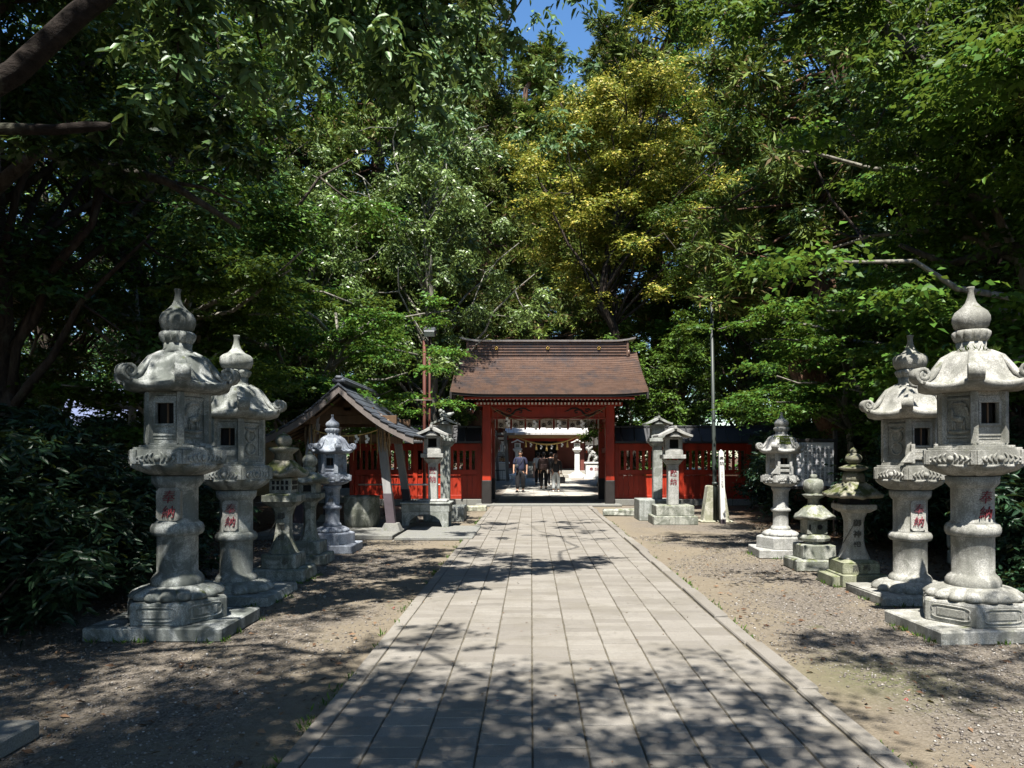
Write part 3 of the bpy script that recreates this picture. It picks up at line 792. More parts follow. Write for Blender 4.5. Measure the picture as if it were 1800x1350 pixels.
def rustic(kind, label, mat, roofmat, loc, rz=0):
    root = thing('stone_lantern', label, 'stone lantern', loc, rz, GL)
    if kind == 'left_flared':
        b = MB(); b.box((0,0,.085), (.68,.62,.17), bev=.02); b.build('base_slab', mat, root, jit=.006)
        b = MB(); b.box((0,0,.26), (.44,.44,.19), bev=.015); bl = b.build('base_block', mat, root)
        text('inscription', '奉', .10, M['carved'], bl, (.09,-.222,.26), ext=.003)
        b = MB(); flared_post(b, .36, .97, .27, .33, .185); po = b.build('post', mat, root)
        text('inscription', '御\n神\n燈', .095, M['carved'], po, (0,-.094,.70), ext=.012, spacing=1.5, bold=.001)
        b = MB(); b.prism(sqpts(.15,.03), .97, 1.04, 0, sqpts(.225,.04)); b.prism(sqpts(.225,.04), 1.04, 1.12); b.prism(sqpts(.20,.04), 1.12, 1.15, 0, sqpts(.15,.03)); b.build('platform', mat, root, bev=.006)
        b = MB(); b.box((0,0,1.245), (.28,.28,.20), bev=.008)
        for f in range(4):
            a = f*PI/2
            for q in range(2):
                for p in range(4):
                    bx = MB(); bx.box((0,0,0), (.034,.01,.05), m=1); bx.xform(Matrix.Rotation(a, 4, 'Z') @ Matrix.Translation((-.085+.057*p, -.1405, 1.215+.07*q))); b.add(bx.v, bx.f, 1)
        b.build('fire_box', [mat, M['hole']], root)
        b = MB(); rustic_roof(b, .29, 1.36, .26, 4, .30, 4); b.build('roof', roofmat, root)
        b = MB(); b.rev([(.12,1.58),(.11,1.65),(.14,1.68),(.19,1.72),(.18,1.745),(.10,1.755)], 16); b.ball((0,0,1.83), .105, 0, 14, (1,1,.95)); b.tube([(0,0,1.90),(0,0,1.95)], [.035,.012], 8); b.build('finial', roofmat, root)
        root.scale = (.95,.95,.925)
    if kind == 'left_wavy':
        b = MB(); b.box((0,0,.08), (.62,.56,.16), bev=.02); b.build('base_slab', mat, root, jit=.006)
        b = MB(); b.box((0,0,.26), (.42,.42,.20), bev=.015); b.build('base_block', mat, root)
        b = MB(); flared_post(b, .36, .98, .24, .29, .165, .5); b.build('post', mat, root)
        b = MB(); b.prism(sqpts(.13,.04), .98, 1.04, 0, sqpts(.195,.05)); b.prism(sqpts(.195,.05), 1.04, 1.11); b.build('platform', mat, root, bev=.006)
        b = MB(); b.box((0,0,1.19), (.27,.27,.18), bev=.008); b.box((0,-.1365,1.19), (.12,.01,.10), 1); b.build('fire_box', [mat, M['hole']], root)
        b = MB(); rustic_roof(b, .285, 1.27, .19, 9, .40, 4, .08); b.build('roof', roofmat, root)
        b = MB(); b.ball((0,0,1.49), .10, 0, 12, (1,1,.8)); b.ball((0,0,1.62), .115, 0, 12, (1,1,1.0)); b.tube([(0,0,1.70),(0,0,1.77)], [.05,.015], 8); b.build('finial', roofmat, root, jit=.006)
        root.scale = (.92,.92,.89)
    if kind == 'right_flared':
        b = MB(); b.box((.03,0,.085), (.56,.56,.17), bev=.012); b.box((-.31,.02,.075), (.10,.5,.15), bev=.012); b.build('base_slab', M['stone_green'], root)
        b = MB(); b.box((0,0,.245), (.46,.46,.15), bev=.012); b.prism([(-.23,-.23),(.23,-.23),(.23,.23),(-.23,.23)], .32, .355, 0, [(-.17,-.17),(.17,-.17),(.17,.17),(-.17,.17)])
        bl = b.build('base_block', M['stone_green'], root)
        text('inscription', '燕 奉', .10, M['carved'], bl, (.0,-.233,.245), ext=.003, bold=.001)
        b = MB(); flared_post(b, .36, .985, .26, .325, .20); po = b.build('post', mat, root)
        text('inscription', '御\n神\n燈', .105, M['carved'], po, (0,-.102,.69), ext=.012, spacing=1.42, bold=.001)
        b = MB(); b.prism(sqpts(.145,.02), .985, 1.035, 0, sqpts(.205,.02)); b.prism(sqpts(.21,.02), 1.035, 1.10); b.build('platform', mat, root, bev=.006)
        b = MB(); b.prism(sqpts(.15,.03), 1.10, 1.20); b.build('fire_box', M['hole'], root)
        b = MB(); rustic_roof(b, .325, 1.195, .25, 21, .06, 4, .08); b.build('roof', roofmat, root, jit=.006)
        b = MB(); b.rev([(.14,1.40),(.13,1.47),(.12,1.52),(.10,1.54)], 12); b.rev([(.08,1.54),(.17,1.575),(.175,1.60),(.10,1.63),(.05,1.64)], 20); b.ball((0,0,1.72), .10, 0, 14, (1,1,.82)); b.ball((0,0,1.82), .05, 0, 8); b.build('finial', roofmat, root, jit=.004)
        root.scale = (.93,.93,.86)
    if kind == 'right_squat':
        b = MB(); b.box((0,0,.075), (.64,.60,.15), bev=.02); b.build('base_slab', mat, root, jit=.008)
        b = MB(); b.box((0,0,.245), (.43,.43,.19), bev=.015); b.build('base_block', mat, root, jit=.004)
        b = MB(); b.rev([(.13,.34),(.13,.37),(.20,.385),(.21,.42),(.19,.46),(.15,.475)], 8, ang0=PI/8, smooth=False); b.build('platform', mat, root)
        b = MB(); b.box((0,0,.57), (.27,.27,.20), bev=.01); b.tube([(.03,-.138,.57),(.03,-.12,.57)], .035, 14, 1); b.box((-.10,-.1365,.57), (.02,.006,.07), 1); b.build('fire_box', [mat, M['hole']], root)
        b = MB(); rustic_roof(b, .255, .675, .22, 33, .12, 0, .03); b.build('roof', roofmat, root, jit=.004)
        b = MB(); b.rev([(.08,.86),(.07,.93),(.13,.97),(.16,.995),(.10,1.01),(.10,1.02),(.125,1.06),(.13,1.14),(.11,1.19),(.05,1.21)], 16, lambda a,i,r,z: r*(1+.06*math.sin(5*a+i)));
        b.rev([(.045,1.20),(.045,1.255),(.03,1.265)], 10); b.build('finial', mat, root)
rustic('left_flared', 'low mossy stone lantern with curled roof and carved characters, in the left row', M['stone_dim'], M['stone_moss'], (-3.03,9.05,0))
rustic('left_wavy', 'low dark stone lantern with wavy mushroom roof and plain waisted post in the left row', M['stone_dim'], M['stone_dim'], (-3.13,10.45,0))
rustic('right_flared', 'old stone lantern with rough mossy cap and carved characters on its flared post', M['stone_plain'], M['stone_moss'], (3.80,8.72,0))
rustic('right_squat', 'smallest squat lichen-grey stone lantern with a round hole, between taller lanterns on the right', M['stone_dim'], M['stone_dim'], (3.78,9.9,0))

# ------------------------------------------------------------------ house-roofed lanterns before the gate
def gable_cap(b, w_, d_, z0, H, th=.05, sag=.35):
    n = 8; top = []; bot = []
    for k in range(-n, n+1):
        t_ = abs(k)/n; zz = H*(1-t_)**(1+sag) ; top.append((w_*k/n, z0+th+zz)); bot.append((w_*k/n, z0+zz*.80))
    b.prism_y(top + bot[::-1], -d_, d_)
def house_lantern(label, mat, loc, big, s=1.0, table=0, chars=True, orn=False):
    root = thing('stone_lantern', label, 'stone lantern', loc, 0, 'house-roofed lanterns before the gate', s)
    z = big['z0']
    if table == 1:
        b = MB(); b.box((-.13,0,.47), (1.04,.66,.17), bev=.012); b.box((-.13,0,.575), (1.09,.70,.04), bev=.01)
        tb = b.build('base_table', M['stone_mid'], root)
        for sx in (-1, 1):
            for sy in (-1, 1):
                b = MB(); pl = [(x_-.13, z_) for x_, z_ in [(sx*.50, 0), (sx*.37, 0), (sx*.36, .10), (sx*.31, .22), (sx*.21, .30), (sx*.10, .335), (0, .34), (0, .385), (sx*.50, .385)]]
                b.prism_y(pl, sy*.29-.05, sy*.29+.05); b.build('leg', M['stone_mid'], tb)
        b = MB(); b.box((0,0,.62), (.66,.45,.06), bev=.02); b.build('base_block', mat, root)
    else:
        for k, (w_, d_, a, c) in enumerate(big['blocks']):
            b = MB(); b.box((0,0,(a+c)/2), (w_, d_, c-a), bev=.012); b.build('base_block', M['stone_dim'] if chars else mat, root)
    pw = big['pw']; z1 = big['z1']
    b = MB(); b.box((0,0,(z+z1)/2), (pw,pw,z1-z), bev=.01); po = b.build('post', mat, root)
    if chars: text('inscription', '献\n納', .155, M['pink_ink'] if big.get('pink') else M['red_ink'], po, (0,-pw/2-.001,z+(z1-z)*.66), ext=.004, spacing=1.28, bold=.003)
    q = big['q']      # unit for head
    b = MB(); b.prism(sqpts(pw*.55), z1, z1+.10*q, 0, sqpts(pw*.75)); 
    for sx in (-1, 1):
        b.prism_y([(sx*pw*.5, z1+.0), (sx*pw*.62, z1-.02), (sx*pw*1.05, z1+.12*q), (sx*pw*.6, z1+.15*q)], -.06, .06)
    b.build('bracket', mat, root)
    z2 = z1+.13*q
    b = MB(); b.box((0,0,z2+.05*q), (.56*q,.56*q,.10*q), bev=.008); b.build('platform', mat, root)
    z3 = z2+.10*q
    b = MB(); W = .42*q; H = .44*q
    b.box((0,0,z3+.05*q), (W*1.05,W*1.05,.10*q), bev=.006); b.box((0,0,z3+.13*q), (W,W,.06*q)); 
    for sx in (-1,1):
        for sy in (-1,1): b.box((sx*(W/2-.045), sy*(W/2-.045), z3+.29*q), (.085,.085,.27*q))
    b.box((0,0,z3+.41*q), (W*1.02,W*1.02,.05*q))
    if big.get('solid'): b.box((0,0,z3+.29*q), (W*.86,W*.86,.27*q))
    fb = b.build('fire_box', mat, root, bev=.004)
    if not big.get('solid'):
        b = MB(); b.box((0,W*.2,z3+.29*q), (W*.7,W*.3,.26*q)); b.build('dark_interior', M['hole'], fb)
    b = MB(); z4 = z3+.435*q; gable_cap(b, .43*q, .40*q, z4, .20*q, .055*q); b.box((0,0,z4+.235*q), (.07*q,.86*q,.09*q), bev=.01)
    b.prism_y([(-.16*q,z4+.01),(.16*q,z4+.01),(.06*q,z4+.11*q),(-.06*q,z4+.11*q)], -.36*q, .36*q)
    rf = b.build('roof', mat, root, bev=.004)
    if orn:
        b = MB(); zt = z4+.27*q
        b.ball((-.06,0,zt+.04), .075, 0, 8, (1.2,1,.9)); b.ball((-.12,0,zt+.13), .055, 0, 8); b.tube([(0,0,zt),(.10,0,zt+.05),(.20,0,zt+.09)], [.06,.05,.02], 8); b.ball((-.04,-.05,zt+.10), .04, 0, 8)
        b.build('ridge_ornament', mat, rf)
    return root
hl = dict(z0=.64, z1=1.45, pw=.20, q=.87, pink=True)
house_lantern('pale house-roofed stone lantern standing on a low stone table left of the gate', M['stone_white'], (-2.05,15.45,0), hl, .95, 1)
house_lantern('pale house-roofed stone lantern on dark stepped blocks right of the gate', M['stone_white'], (3.18,16.65,0),
              dict(z0=.42, z1=1.34, pw=.235, q=.895, blocks=[(.98,.8,0,.19),(.84,.66,.19,.42)]), 1.0)
house_lantern('grey house-roofed stone lantern with a carved figure perched on its ridge', M['stone_mid'], (-2.03,17.5,0),
              dict(z0=.35, z1=1.79, pw=.22, q=.75, blocks=[(.95,.9,0,.35)], solid=True), .985, chars=False, orn=True)
house_lantern('taller grey house-roofed stone lantern close behind the pale one right of the gate', M['stone_mid'], (3.02,17.75,0),
              dict(z0=.50, z1=1.79, pw=.22, q=.76, blocks=[(1.0,.9,0,.50)], solid=True), .985, chars=False)
b = MB(); b.box((0,0,.049), (1.0,.9,.098), bev=.012)
tag(b.build('stone_slab', M['concrete'], None, (-3.12,3.5,0)), 'empty low stone slab at the lower left edge, corner only in view', 'stone slab')
tag(MB().box((0,0,.065), (.75,.5,.13), bev=.02).build('stone_block', M['conc_moss'], None, (-1.62,20.6,0), jit=.01), 'low worn stepping block left of the gate foot', 'stone block')
tag(MB().box((0,0,.08), (1.05,.5,.16), bev=.03).build('stone_block', M['stone_dim'], None, (2.35,18.9,0), jit=.02), 'dark low rock block right of the path before the gate', 'stone block')
# ------------------------------------------------------------------ the red gate
def roof_copper():
    m, t, b = new_mat('weathered_copper_bark'); g = NG(t)
    v = g.coord('Object', (1.2, 5, 5))
    n1 = g.noise(v, 2.5, 7, .7); n2 = g.noise(g.coord('Object', (14, 3, 3)), 2, 5, .7)
    c = g.mix(g.ramp(n1, [(.3, 0), (.7, 1)]), (.085,.05,.036), (.155,.098,.072))
    c = g.mix(g.math('MULTIPLY', g.ramp(n2, [(.5, 0), (.7, 1)]), .6), c, (.05,.038,.033))
    n3 = g.noise(g.coord(), 1.7, 5, .65)
    c = g.mix(g.math('MULTIPLY', g.ramp(n3, [(.48, 0), (.66, 1)]), .7), c, (.04,.043,.05))
    g.l(c, b.inputs['Base Color']); b.inputs['Roughness'].default_value = .33; b.inputs['Specular IOR Level'].default_value = .5
    br = g.n('ShaderNodeTexBrick'); br.inputs['Scale'].default_value = 1; br.inputs['Brick Width'].default_value = .42; br.inputs['Row Height'].default_value = 10
    br.inputs['Mortar Size'].default_value = .006; g.l(g.coord(), br.inputs['Vector'])
    g.bump(g.math('ADD', n2, g.math('MULTIPLY', br.outputs['Fac'], -1)), .4, .006, b)
    return m
M['gate_roof'] = roof_copper()
def shrine_gate():
    GX, GY = .515, 22.5
    root = thing('shrine_gate', 'red shrine gate with black post feet and broad brown layered roof across the path', 'gate', (GX, GY, 0))
    for sx in (-1, 1):
        for sy, dy in ((0, 0), (1, 2.3)):
            b = MB(); x = sx*1.87
            b.box((x, dy, 1.97), (.27,.27,2.40), 0, bev=.02)
            b.box((x, dy, .42), (.285,.285,.74), 1, bev=.02)
            b.box((x, dy, .03), (.50,.50,.10), 2, bev=.02)
            b.build('post', [M['verm'], M['black_wood'], M['concrete']], root)
    for dy in (0, 2.3):
        b = MB(); b.box((0, dy, 2.86), (3.47, .20, .36), bev=.015); b.box((0, dy, 3.10), (4.5, .26, .11), bev=.01); b.box((0, dy-.012 if dy == 0 else dy, 2.665), (3.46,.22,.03), 0)
        bm_ = b.build('beam', M['verm'], root)
        if dy == 0:
            for sx in (-1, 1):              # black carved cloud scrolls
                b = MB(); c0 = Vector((sx*1.10, -.105, 2.86))
                pts = [(-.55,-.02),(-.42,.05),(-.34,.02),(-.28,-.06),(-.16,-.12),(-.05,-.11),(.04,-.04),(.10,.04),(.20,.07),(.30,.03),(.28,-.03),(.21,-.02)]
                b.tube([c0+Vector((-sx*p[0], 0, p[1])) for p in pts], [.014,.028,.031,.033,.038,.038,.036,.033,.03,.028,.024,.014], 6)
                pts = [(-.18,.04),(-.12,.09),(-.04,.08),(-.03,.02),(-.09,.0),(-.11,.04)]
                b.tube([c0+Vector((-sx*p[0], 0, p[1])) for p in pts], [.016,.025,.025,.022,.016,.014], 6)
                pts = [(.10,.04),(.24,.11),(.40,.10),(.52,.03),(.60,.02)]
                b.tube([c0+Vector((-sx*p[0], 0, p[1])) for p in pts], [.016,.026,.026,.022,.01], 6)
                b.build('scroll_carving', M['black_wood'], bm_)
    b = MB()
    for sx in (-1, 1):
        b.box((sx*1.87, 1.15, 2.75), (.16,2.05,.24)); b.box((sx*1.87, 1.15, 1.7), (.10,2.04,.16)); b.box((sx*1.87,1.15,3.35),(.12,2.0,.9))
    for k in (-.62, .62): b.prism_y([(k-.28, 3.16),(k+.28, 3.16),(k+.14, 3.30),(k-.14, 3.30)], -.06, .06)
    b.build('side_beam', M['verm'], root)
    # rafters with white ends, in two rows
    r1 = MB(); r1.box((0, 0, 0), (.052, 1.36, .062), 0, mat=Matrix.Translation((0,.55,.12)) @ Matrix.Rotation(R(15), 4, 'X')); 
    r1.box((0,0,0), (.055,.012,.066), 1, mat=Matrix.Translation((0,-.115,-.055)) @ Matrix.Rotation(R(15), 4, 'X'))
    mm = [M['verm'], M['white_paint']]
    p1 = r1.build('rafter', mm, root, (-2.45, -.98, 3.235))
    for k in range(1, 46):
        o = p1.copy(); C.objects.link(o); o.location = (-2.45+4.9*k/45, -.98, 3.235)
    for k in range(40):
        o = p1.copy(); C.objects.link(o); o.location = (-2.12+4.24*k/39, -.40, 3.14)
    b = MB(); b.box((0,-1.17,3.285), (5.2,.05,.06), 0); b.build('fascia', M['verm'], root)
    b = MB(); b.box((0,-.62,3.30), (5.0,.05,.07)); b.box((0,0,0), (4.9,2.2,.05), 0, mat=Matrix.Translation((0,-.15,3.47)) @ Matrix.Rotation(R(15),4,'X'))
    b.build('eave_board', M['verm'], root)
    # roof: stepped courses on a gently hollow curve
    yr, zr, ye, ze = 1.15, 4.78, -1.28, 3.33; N = 19
    def prof(t_): return ye+(yr-ye)*t_, ze+(zr-ze)*(t_*.78+.22*t_*t_)
    def course(sgn):
        b = MB()
        for k in range(N):
            y0, z0 = prof(k/N); y1, z1 = prof((k+1.25)/N if k < N-1 else 1.0)
            if sgn < 0: y0, y1 = 2*yr-y0, 2*yr-y1
            th = .08
            nx = 18; vs = []
            for i in range(nx+1):
                x = -2.84+5.68*i/nx; e = abs(x/2.84); lift = .07*max(0, e-.6)**2/.16 + (.0 if e < .999 else 0)
                wob = .004*math.sin(i*2.3+k*1.7)
                vs += [(x, y0, z0+th+lift+wob), (x, y1, z1+.012+lift), (x, y0, z0-.03+lift), (x, y1, z1-.04+lift)]
            fs = []
            for i in range(nx):
                a = 4*i; c = a+4
                fs += [(a, c, c+1, a+1), (a+2, a+3, c+3, c+2), (a, a+2, c+2, c)]
            fs += [(0,1,3,2), (4*nx, 4*nx+2, 4*nx+3, 4*nx+1)]
            b.add(vs, fs)
        return b
    rf = course(1).build('roof_slope', M['gate_roof'], root); course(-1).build('roof_slope', M['gate_roof'], root)
    b = MB(); nx = 18
    for sgn in (1, -1):
        vs = []
        for i in range(nx+1):
            x = -2.80+5.6*i/nx; e = abs(x/2.84); lift = .07*max(0, e-.6)**2/.16
            y0 = ye+.03 if sgn > 0 else 2*yr-ye-.03
            vs += [(x, y0, ze-.032+lift), (x, y0, ze-.10+lift), (x, y0+.25*sgn, ze-.032+lift+.06), (x, y0+.25*sgn, ze-.10+lift+.06)]
        fs = []
        for i in range(nx):
            a = 4*i; c = a+4; fs += [(a,c,c+1,a+1),(a,a+2,c+2,c),(a+1,c+1,c+3,a+3)]
        b.add(vs, fs)
    b.build('eave_edge', M['black_wood'], root)
    for sx in (-1, 1):
        b = MB()
        for sgn in (1, -1):
            for k in range(8):
                (y0, z0), (y1, z1) = prof(k/8), prof((k+1)/8)
                if sgn < 0: y0, y1 = 2*yr-y0, 2*yr-y1
                l0 = .06
                vs = [(sx*2.86, y0, z0-.02+l0), (sx*2.86, y1, z1-.02+l0), (sx*2.86, y1, z1-.22+l0), (sx*2.86, y0, z0-.22+l0), (sx*2.80, y0, z0-.02+l0), (sx*2.80, y1, z1-.02+l0), (sx*2.80, y1, z1-.22+l0), (sx*2.80, y0, z0-.22+l0)]
                b.add(vs, [(0,1,2,3),(7,6,5,4),(0,4,5,1),(3,2,6,7),(0,3,7,4),(1,5,6,2)])
        b.build('barge_board', M['black_wood'], root)
    b = MB(); b.add([(-1.9,-.1,3.35),(-1.9,2.4,3.35),(-1.9,1.15,4.5),(1.9,-.1,3.35),(1.9,2.4,3.35),(1.9,1.15,4.5)], [(0,1,2),(3,5,4)]); b.build('gable_wall', M['verm'], root)
    # ridge
    b = MB(); b.box((0, yr, 4.90), (5.0,.50,.44), 0)
    for k in range(5): b.box((0, yr, 4.735+k*.09), (5.04+.02*(k % 2), .56, .042), 0, bev=.006)
    rd = b.build('ridge', M['gate_roof'], root)
    b = MB(); nx = 20; vs = []
    for i in range(nx+1):
        x = -2.78+5.56*i/nx; e = abs(x)/2.78; l_ = .10*max(0, e-.75)**2/.0625
        vs += [(x, yr-.34, 5.135+l_), (x, yr-.36, 5.185+l_), (x, yr, 5.225+l_), (x, yr+.36, 5.185+l_), (x, yr+.34, 5.135+l_)]
    fs = [(5*i+j, 5*i+j+1, 5*i+j+6, 5*i+j+5) for i in range(nx) for j in range(4)] + [(5*i, 5*i+5, 5*i+9, 5*i+4) for i in range(nx)] + [(0,4,3,2,1), (5*nx,5*nx+1,5*nx+2,5*nx+3,5*nx+4)]
    b.add(vs, fs); b.build('ridge_cap', M['ridge_white'], rd)
    for x in (-1.62, .0, 1.62):
        b = MB(); b.tube([(x, yr-.30, 4.93),(x, yr-.27, 4.93)], .045, 16)
        for k in range(5): b.ball((x+.042*math.cos(PI/2+k*2*PI/5), yr-.305, 4.93+.042*math.sin(PI/2+k*2*PI/5)), .02, 0, 8)
        b.build('gilded_crest', M['gold'], rd)
    b = MB()
    for sx in (-1, 1):
        b.box((sx*2.53, yr, 4.92), (.08,.60,.5), bev=.02); b.ball((sx*2.56, yr-.2, 4.78), .14, 0, 10, (.4,1,1)); b.ball((sx*2.56, yr+.2, 4.78), .14, 0, 10, (.4,1,1))
    b.build('ridge_end', M['gate_roof'], rd)
    b = MB(); b.box((0, .1, .035), (4.4, 1.0, .07), bev=.015); b.build('threshold', M['concrete'], root)
    # curtain
    b = MB(); cy = GY+2.10; nseg = 160; x0, x1 = GX-1.73, GX+1.73
    vs = []
    for i in range(nseg+1):
        x = x0+(x1-x0)*i/nseg; w_ = math.sin(i*.62)*.018+math.sin(i*.23)*.012; d = .012*math.sin(i*2*PI/nseg*7)
        vs += [(x, cy+w_*.3, 2.80), (x, cy+w_, 2.62), (x, cy+w_*1.3, 2.455+d)]
    b.add(vs, [(3*i+j, 3*i+3+j, 3*i+4+j, 3*i+1+j) for i in range(nseg) for j in (0, 1)], 0, True)
    for k in range(8):
        x = x0+.07+.473*k; b.box((x, cy-.045, 2.60), (.055,.012,.40), 1)
        if k < 7:
            for q, dz in ((.145, -.06), (.335, .02)):
                cx, cz = x+q, 2.61+dz-.01*(k % 2)
                b.tube([(cx, cy-.040, cz), (cx, cy-.046, cz)], .075, 20, 2)
                for a in range(3):
                    th = a*2*PI/3+.4
                    b.tube([(cx+.066*math.cos(th+u)*(1-.33*u), cy-.047, cz+.066*math.sin(th+u)*(1-.33*u)) for u in (0,.5,1.0,1.5,2.0)], [.003,.006,.008,.008,.004], 5, 3)
    b.box((GX, cy-.06, 2.60), (.035,.012,.36), 0)
    tag(b.build('curtain', [M['paper'], M['verm'], M['black_ink'], M['paper']]), 'short white curtain with black comma-swirl crests and red straps hung under the gate', 'curtain')
    # straw rope with strings and paper streamers
    b = MB(); ry = GY-.20
    def zrope(x):
        u = (x-GX)/1.75; return 2.60+.06*math.cos(u*2*PI*1.0)*(1-abs(u))+.42*u**4
    xs = [GX-1.75+3.5*i/40 for i in range(41)]
    b.tube([(x, ry+.012*math.sin(i*1.9), zrope(x)) for i, x in enumerate(xs)], [.012+.004*(i % 2) for i in range(41)], 6)
    b.tube([(x, ry-.02, 3.02-.42*(1-abs((x-GX)/1.75)**2)*1.0) for x in xs], .008, 5)
    rr = random.Random(2)
    for k in range(22):
        x = GX-1.68+3.36*k/21; z = zrope(x); b.tube([(x, ry, z), (x+rr.uniform(-.01,.01), ry-.01, z-.2), (x+rr.uniform(-.02,.02), ry, 2.17+rr.uniform(-.04,.06))], [.006,.005,.003], 4)
    for k, x in enumerate((GX-1.22, GX-.40, GX+.32, GX+1.02)):
        z = zrope(x)
        for q in range(4): b.box((0,0,0), (.075,.003,.085), 1, mat=Matrix.Translation((x+(.025 if q % 2 else -.025), ry-.02-.004*q, z-.05-.068*q)) @ Matrix.Rotation(R(18 if q % 2 else -14), 4, 'Y'))
    tag(b.build('straw_rope', [M['old_straw'], M['paper']]), 'thin straw rope with dangling strings and white paper streamers across the gate opening', 'rope')
shrine_gate()

# ------------------------------------------------------------------ red fences either side
def fence(label, x0, x1, y, bays, end):
    root = thing('red_fence', label, 'fence', (x0, y, 0))
    L = x1-x0
    b = MB(); b.box((L/2, 0, .10), (L, .34, .20), bev=.015)
    for k in range(int(L/.9)+1): b.box((min(L-.02, .02+k*.9), -.175, .10), (.012,.004,.19), 1)
    b.build('stone_base', [M['concrete'], M['hole']], root)
    px = [0]
    for w_ in bays: px.append(px[-1]+w_)
    sc = L/px[-1]; px = [p*sc for p in px]
    for k, p in enumerate(px):
        b = MB(); b.box((p+(.07 if k == 0 else -.07 if k == len(px)-1 else 0), 0, 1.10), (.14,.16,1.80), bev=.008); b.build('post', M['verm'], root)
    for k in range(len(px)-1):
        a, c = px[k]+(.14 if k == 0 else .07), px[k+1]-(.14 if k == len(px)-2 else .07); m_ = (a+c)/2; wd = c-a
        b = MB()
        b.box((m_, 0, 1.80), (wd, .09, .22), bev=.006); b.box((m_, 0, 1.03), (wd, .09, .14), bev=.006); b.box((m_, 0, .26), (wd, .09, .12), bev=.006); b.box((m_, .0, .94), (wd, .12, .03))
        nb = max(3, round(wd/.155)); 
        for q in range(nb): b.box((a+wd*(q+.5)/nb if nb else 0, .0, .615), (wd/nb-.006, .045, .60), bev=.003)
        ns = max(3, round(wd/.19))
        for q in range(ns+1): b.box((a+.02+(wd-.04)*q/ns, 0, 1.395), (.085 if 0 < q < ns else .10, .05, .60), bev=.004)
        b.build('slatted_panel', M['verm'], root)
    # little ridged roof
    e0, e1 = (0.0, .0); e0 -= end[0]; e1 += end[1]
    b = MB(); hw = .52
    for sgn in (-1, 1):
        vs = [(e0, sgn*hw, 1.97), (L+e1, sgn*hw, 1.97), (L+e1, sgn*.06, 2.40), (e0, sgn*.06, 2.40), (e0, sgn*hw, 1.92), (L+e1, sgn*hw, 1.92), (L+e1, sgn*.06, 2.34), (e0, sgn*.06, 2.34)]
        b.add(vs, [(0,1,2,3),(7,6,5,4),(0,4,5,1),(2,6,7,3),(0,3,7,4),(1,5,6,2)])
        x = e0+.2
        while x < L+e1-.1:
            b.tube([(x, sgn*hw*1.0, 1.985), (x, sgn*.08, 2.405)], .022, 6); x += .40
    b.box(((e0+L+e1)/2, 0, 2.42), (L+e1-e0, .18, .09), bev=.02)
    b.build('roof', M['black_roof'], root)
    b = MB(); b.box((L/2, 0, 1.945), (L, .20, .07)); b.build('wall_plate', M['black_wood'], root)
fence('red slatted fence with black roof left of the gate', -5.60, -1.53, 22.85, (2.0, .28, 1.75), (.2, -.0))
fence('red slatted fence with black roof right of the gate', 2.55, 6.78, 22.85, (1.9, .14, 2.1), (0, .75))

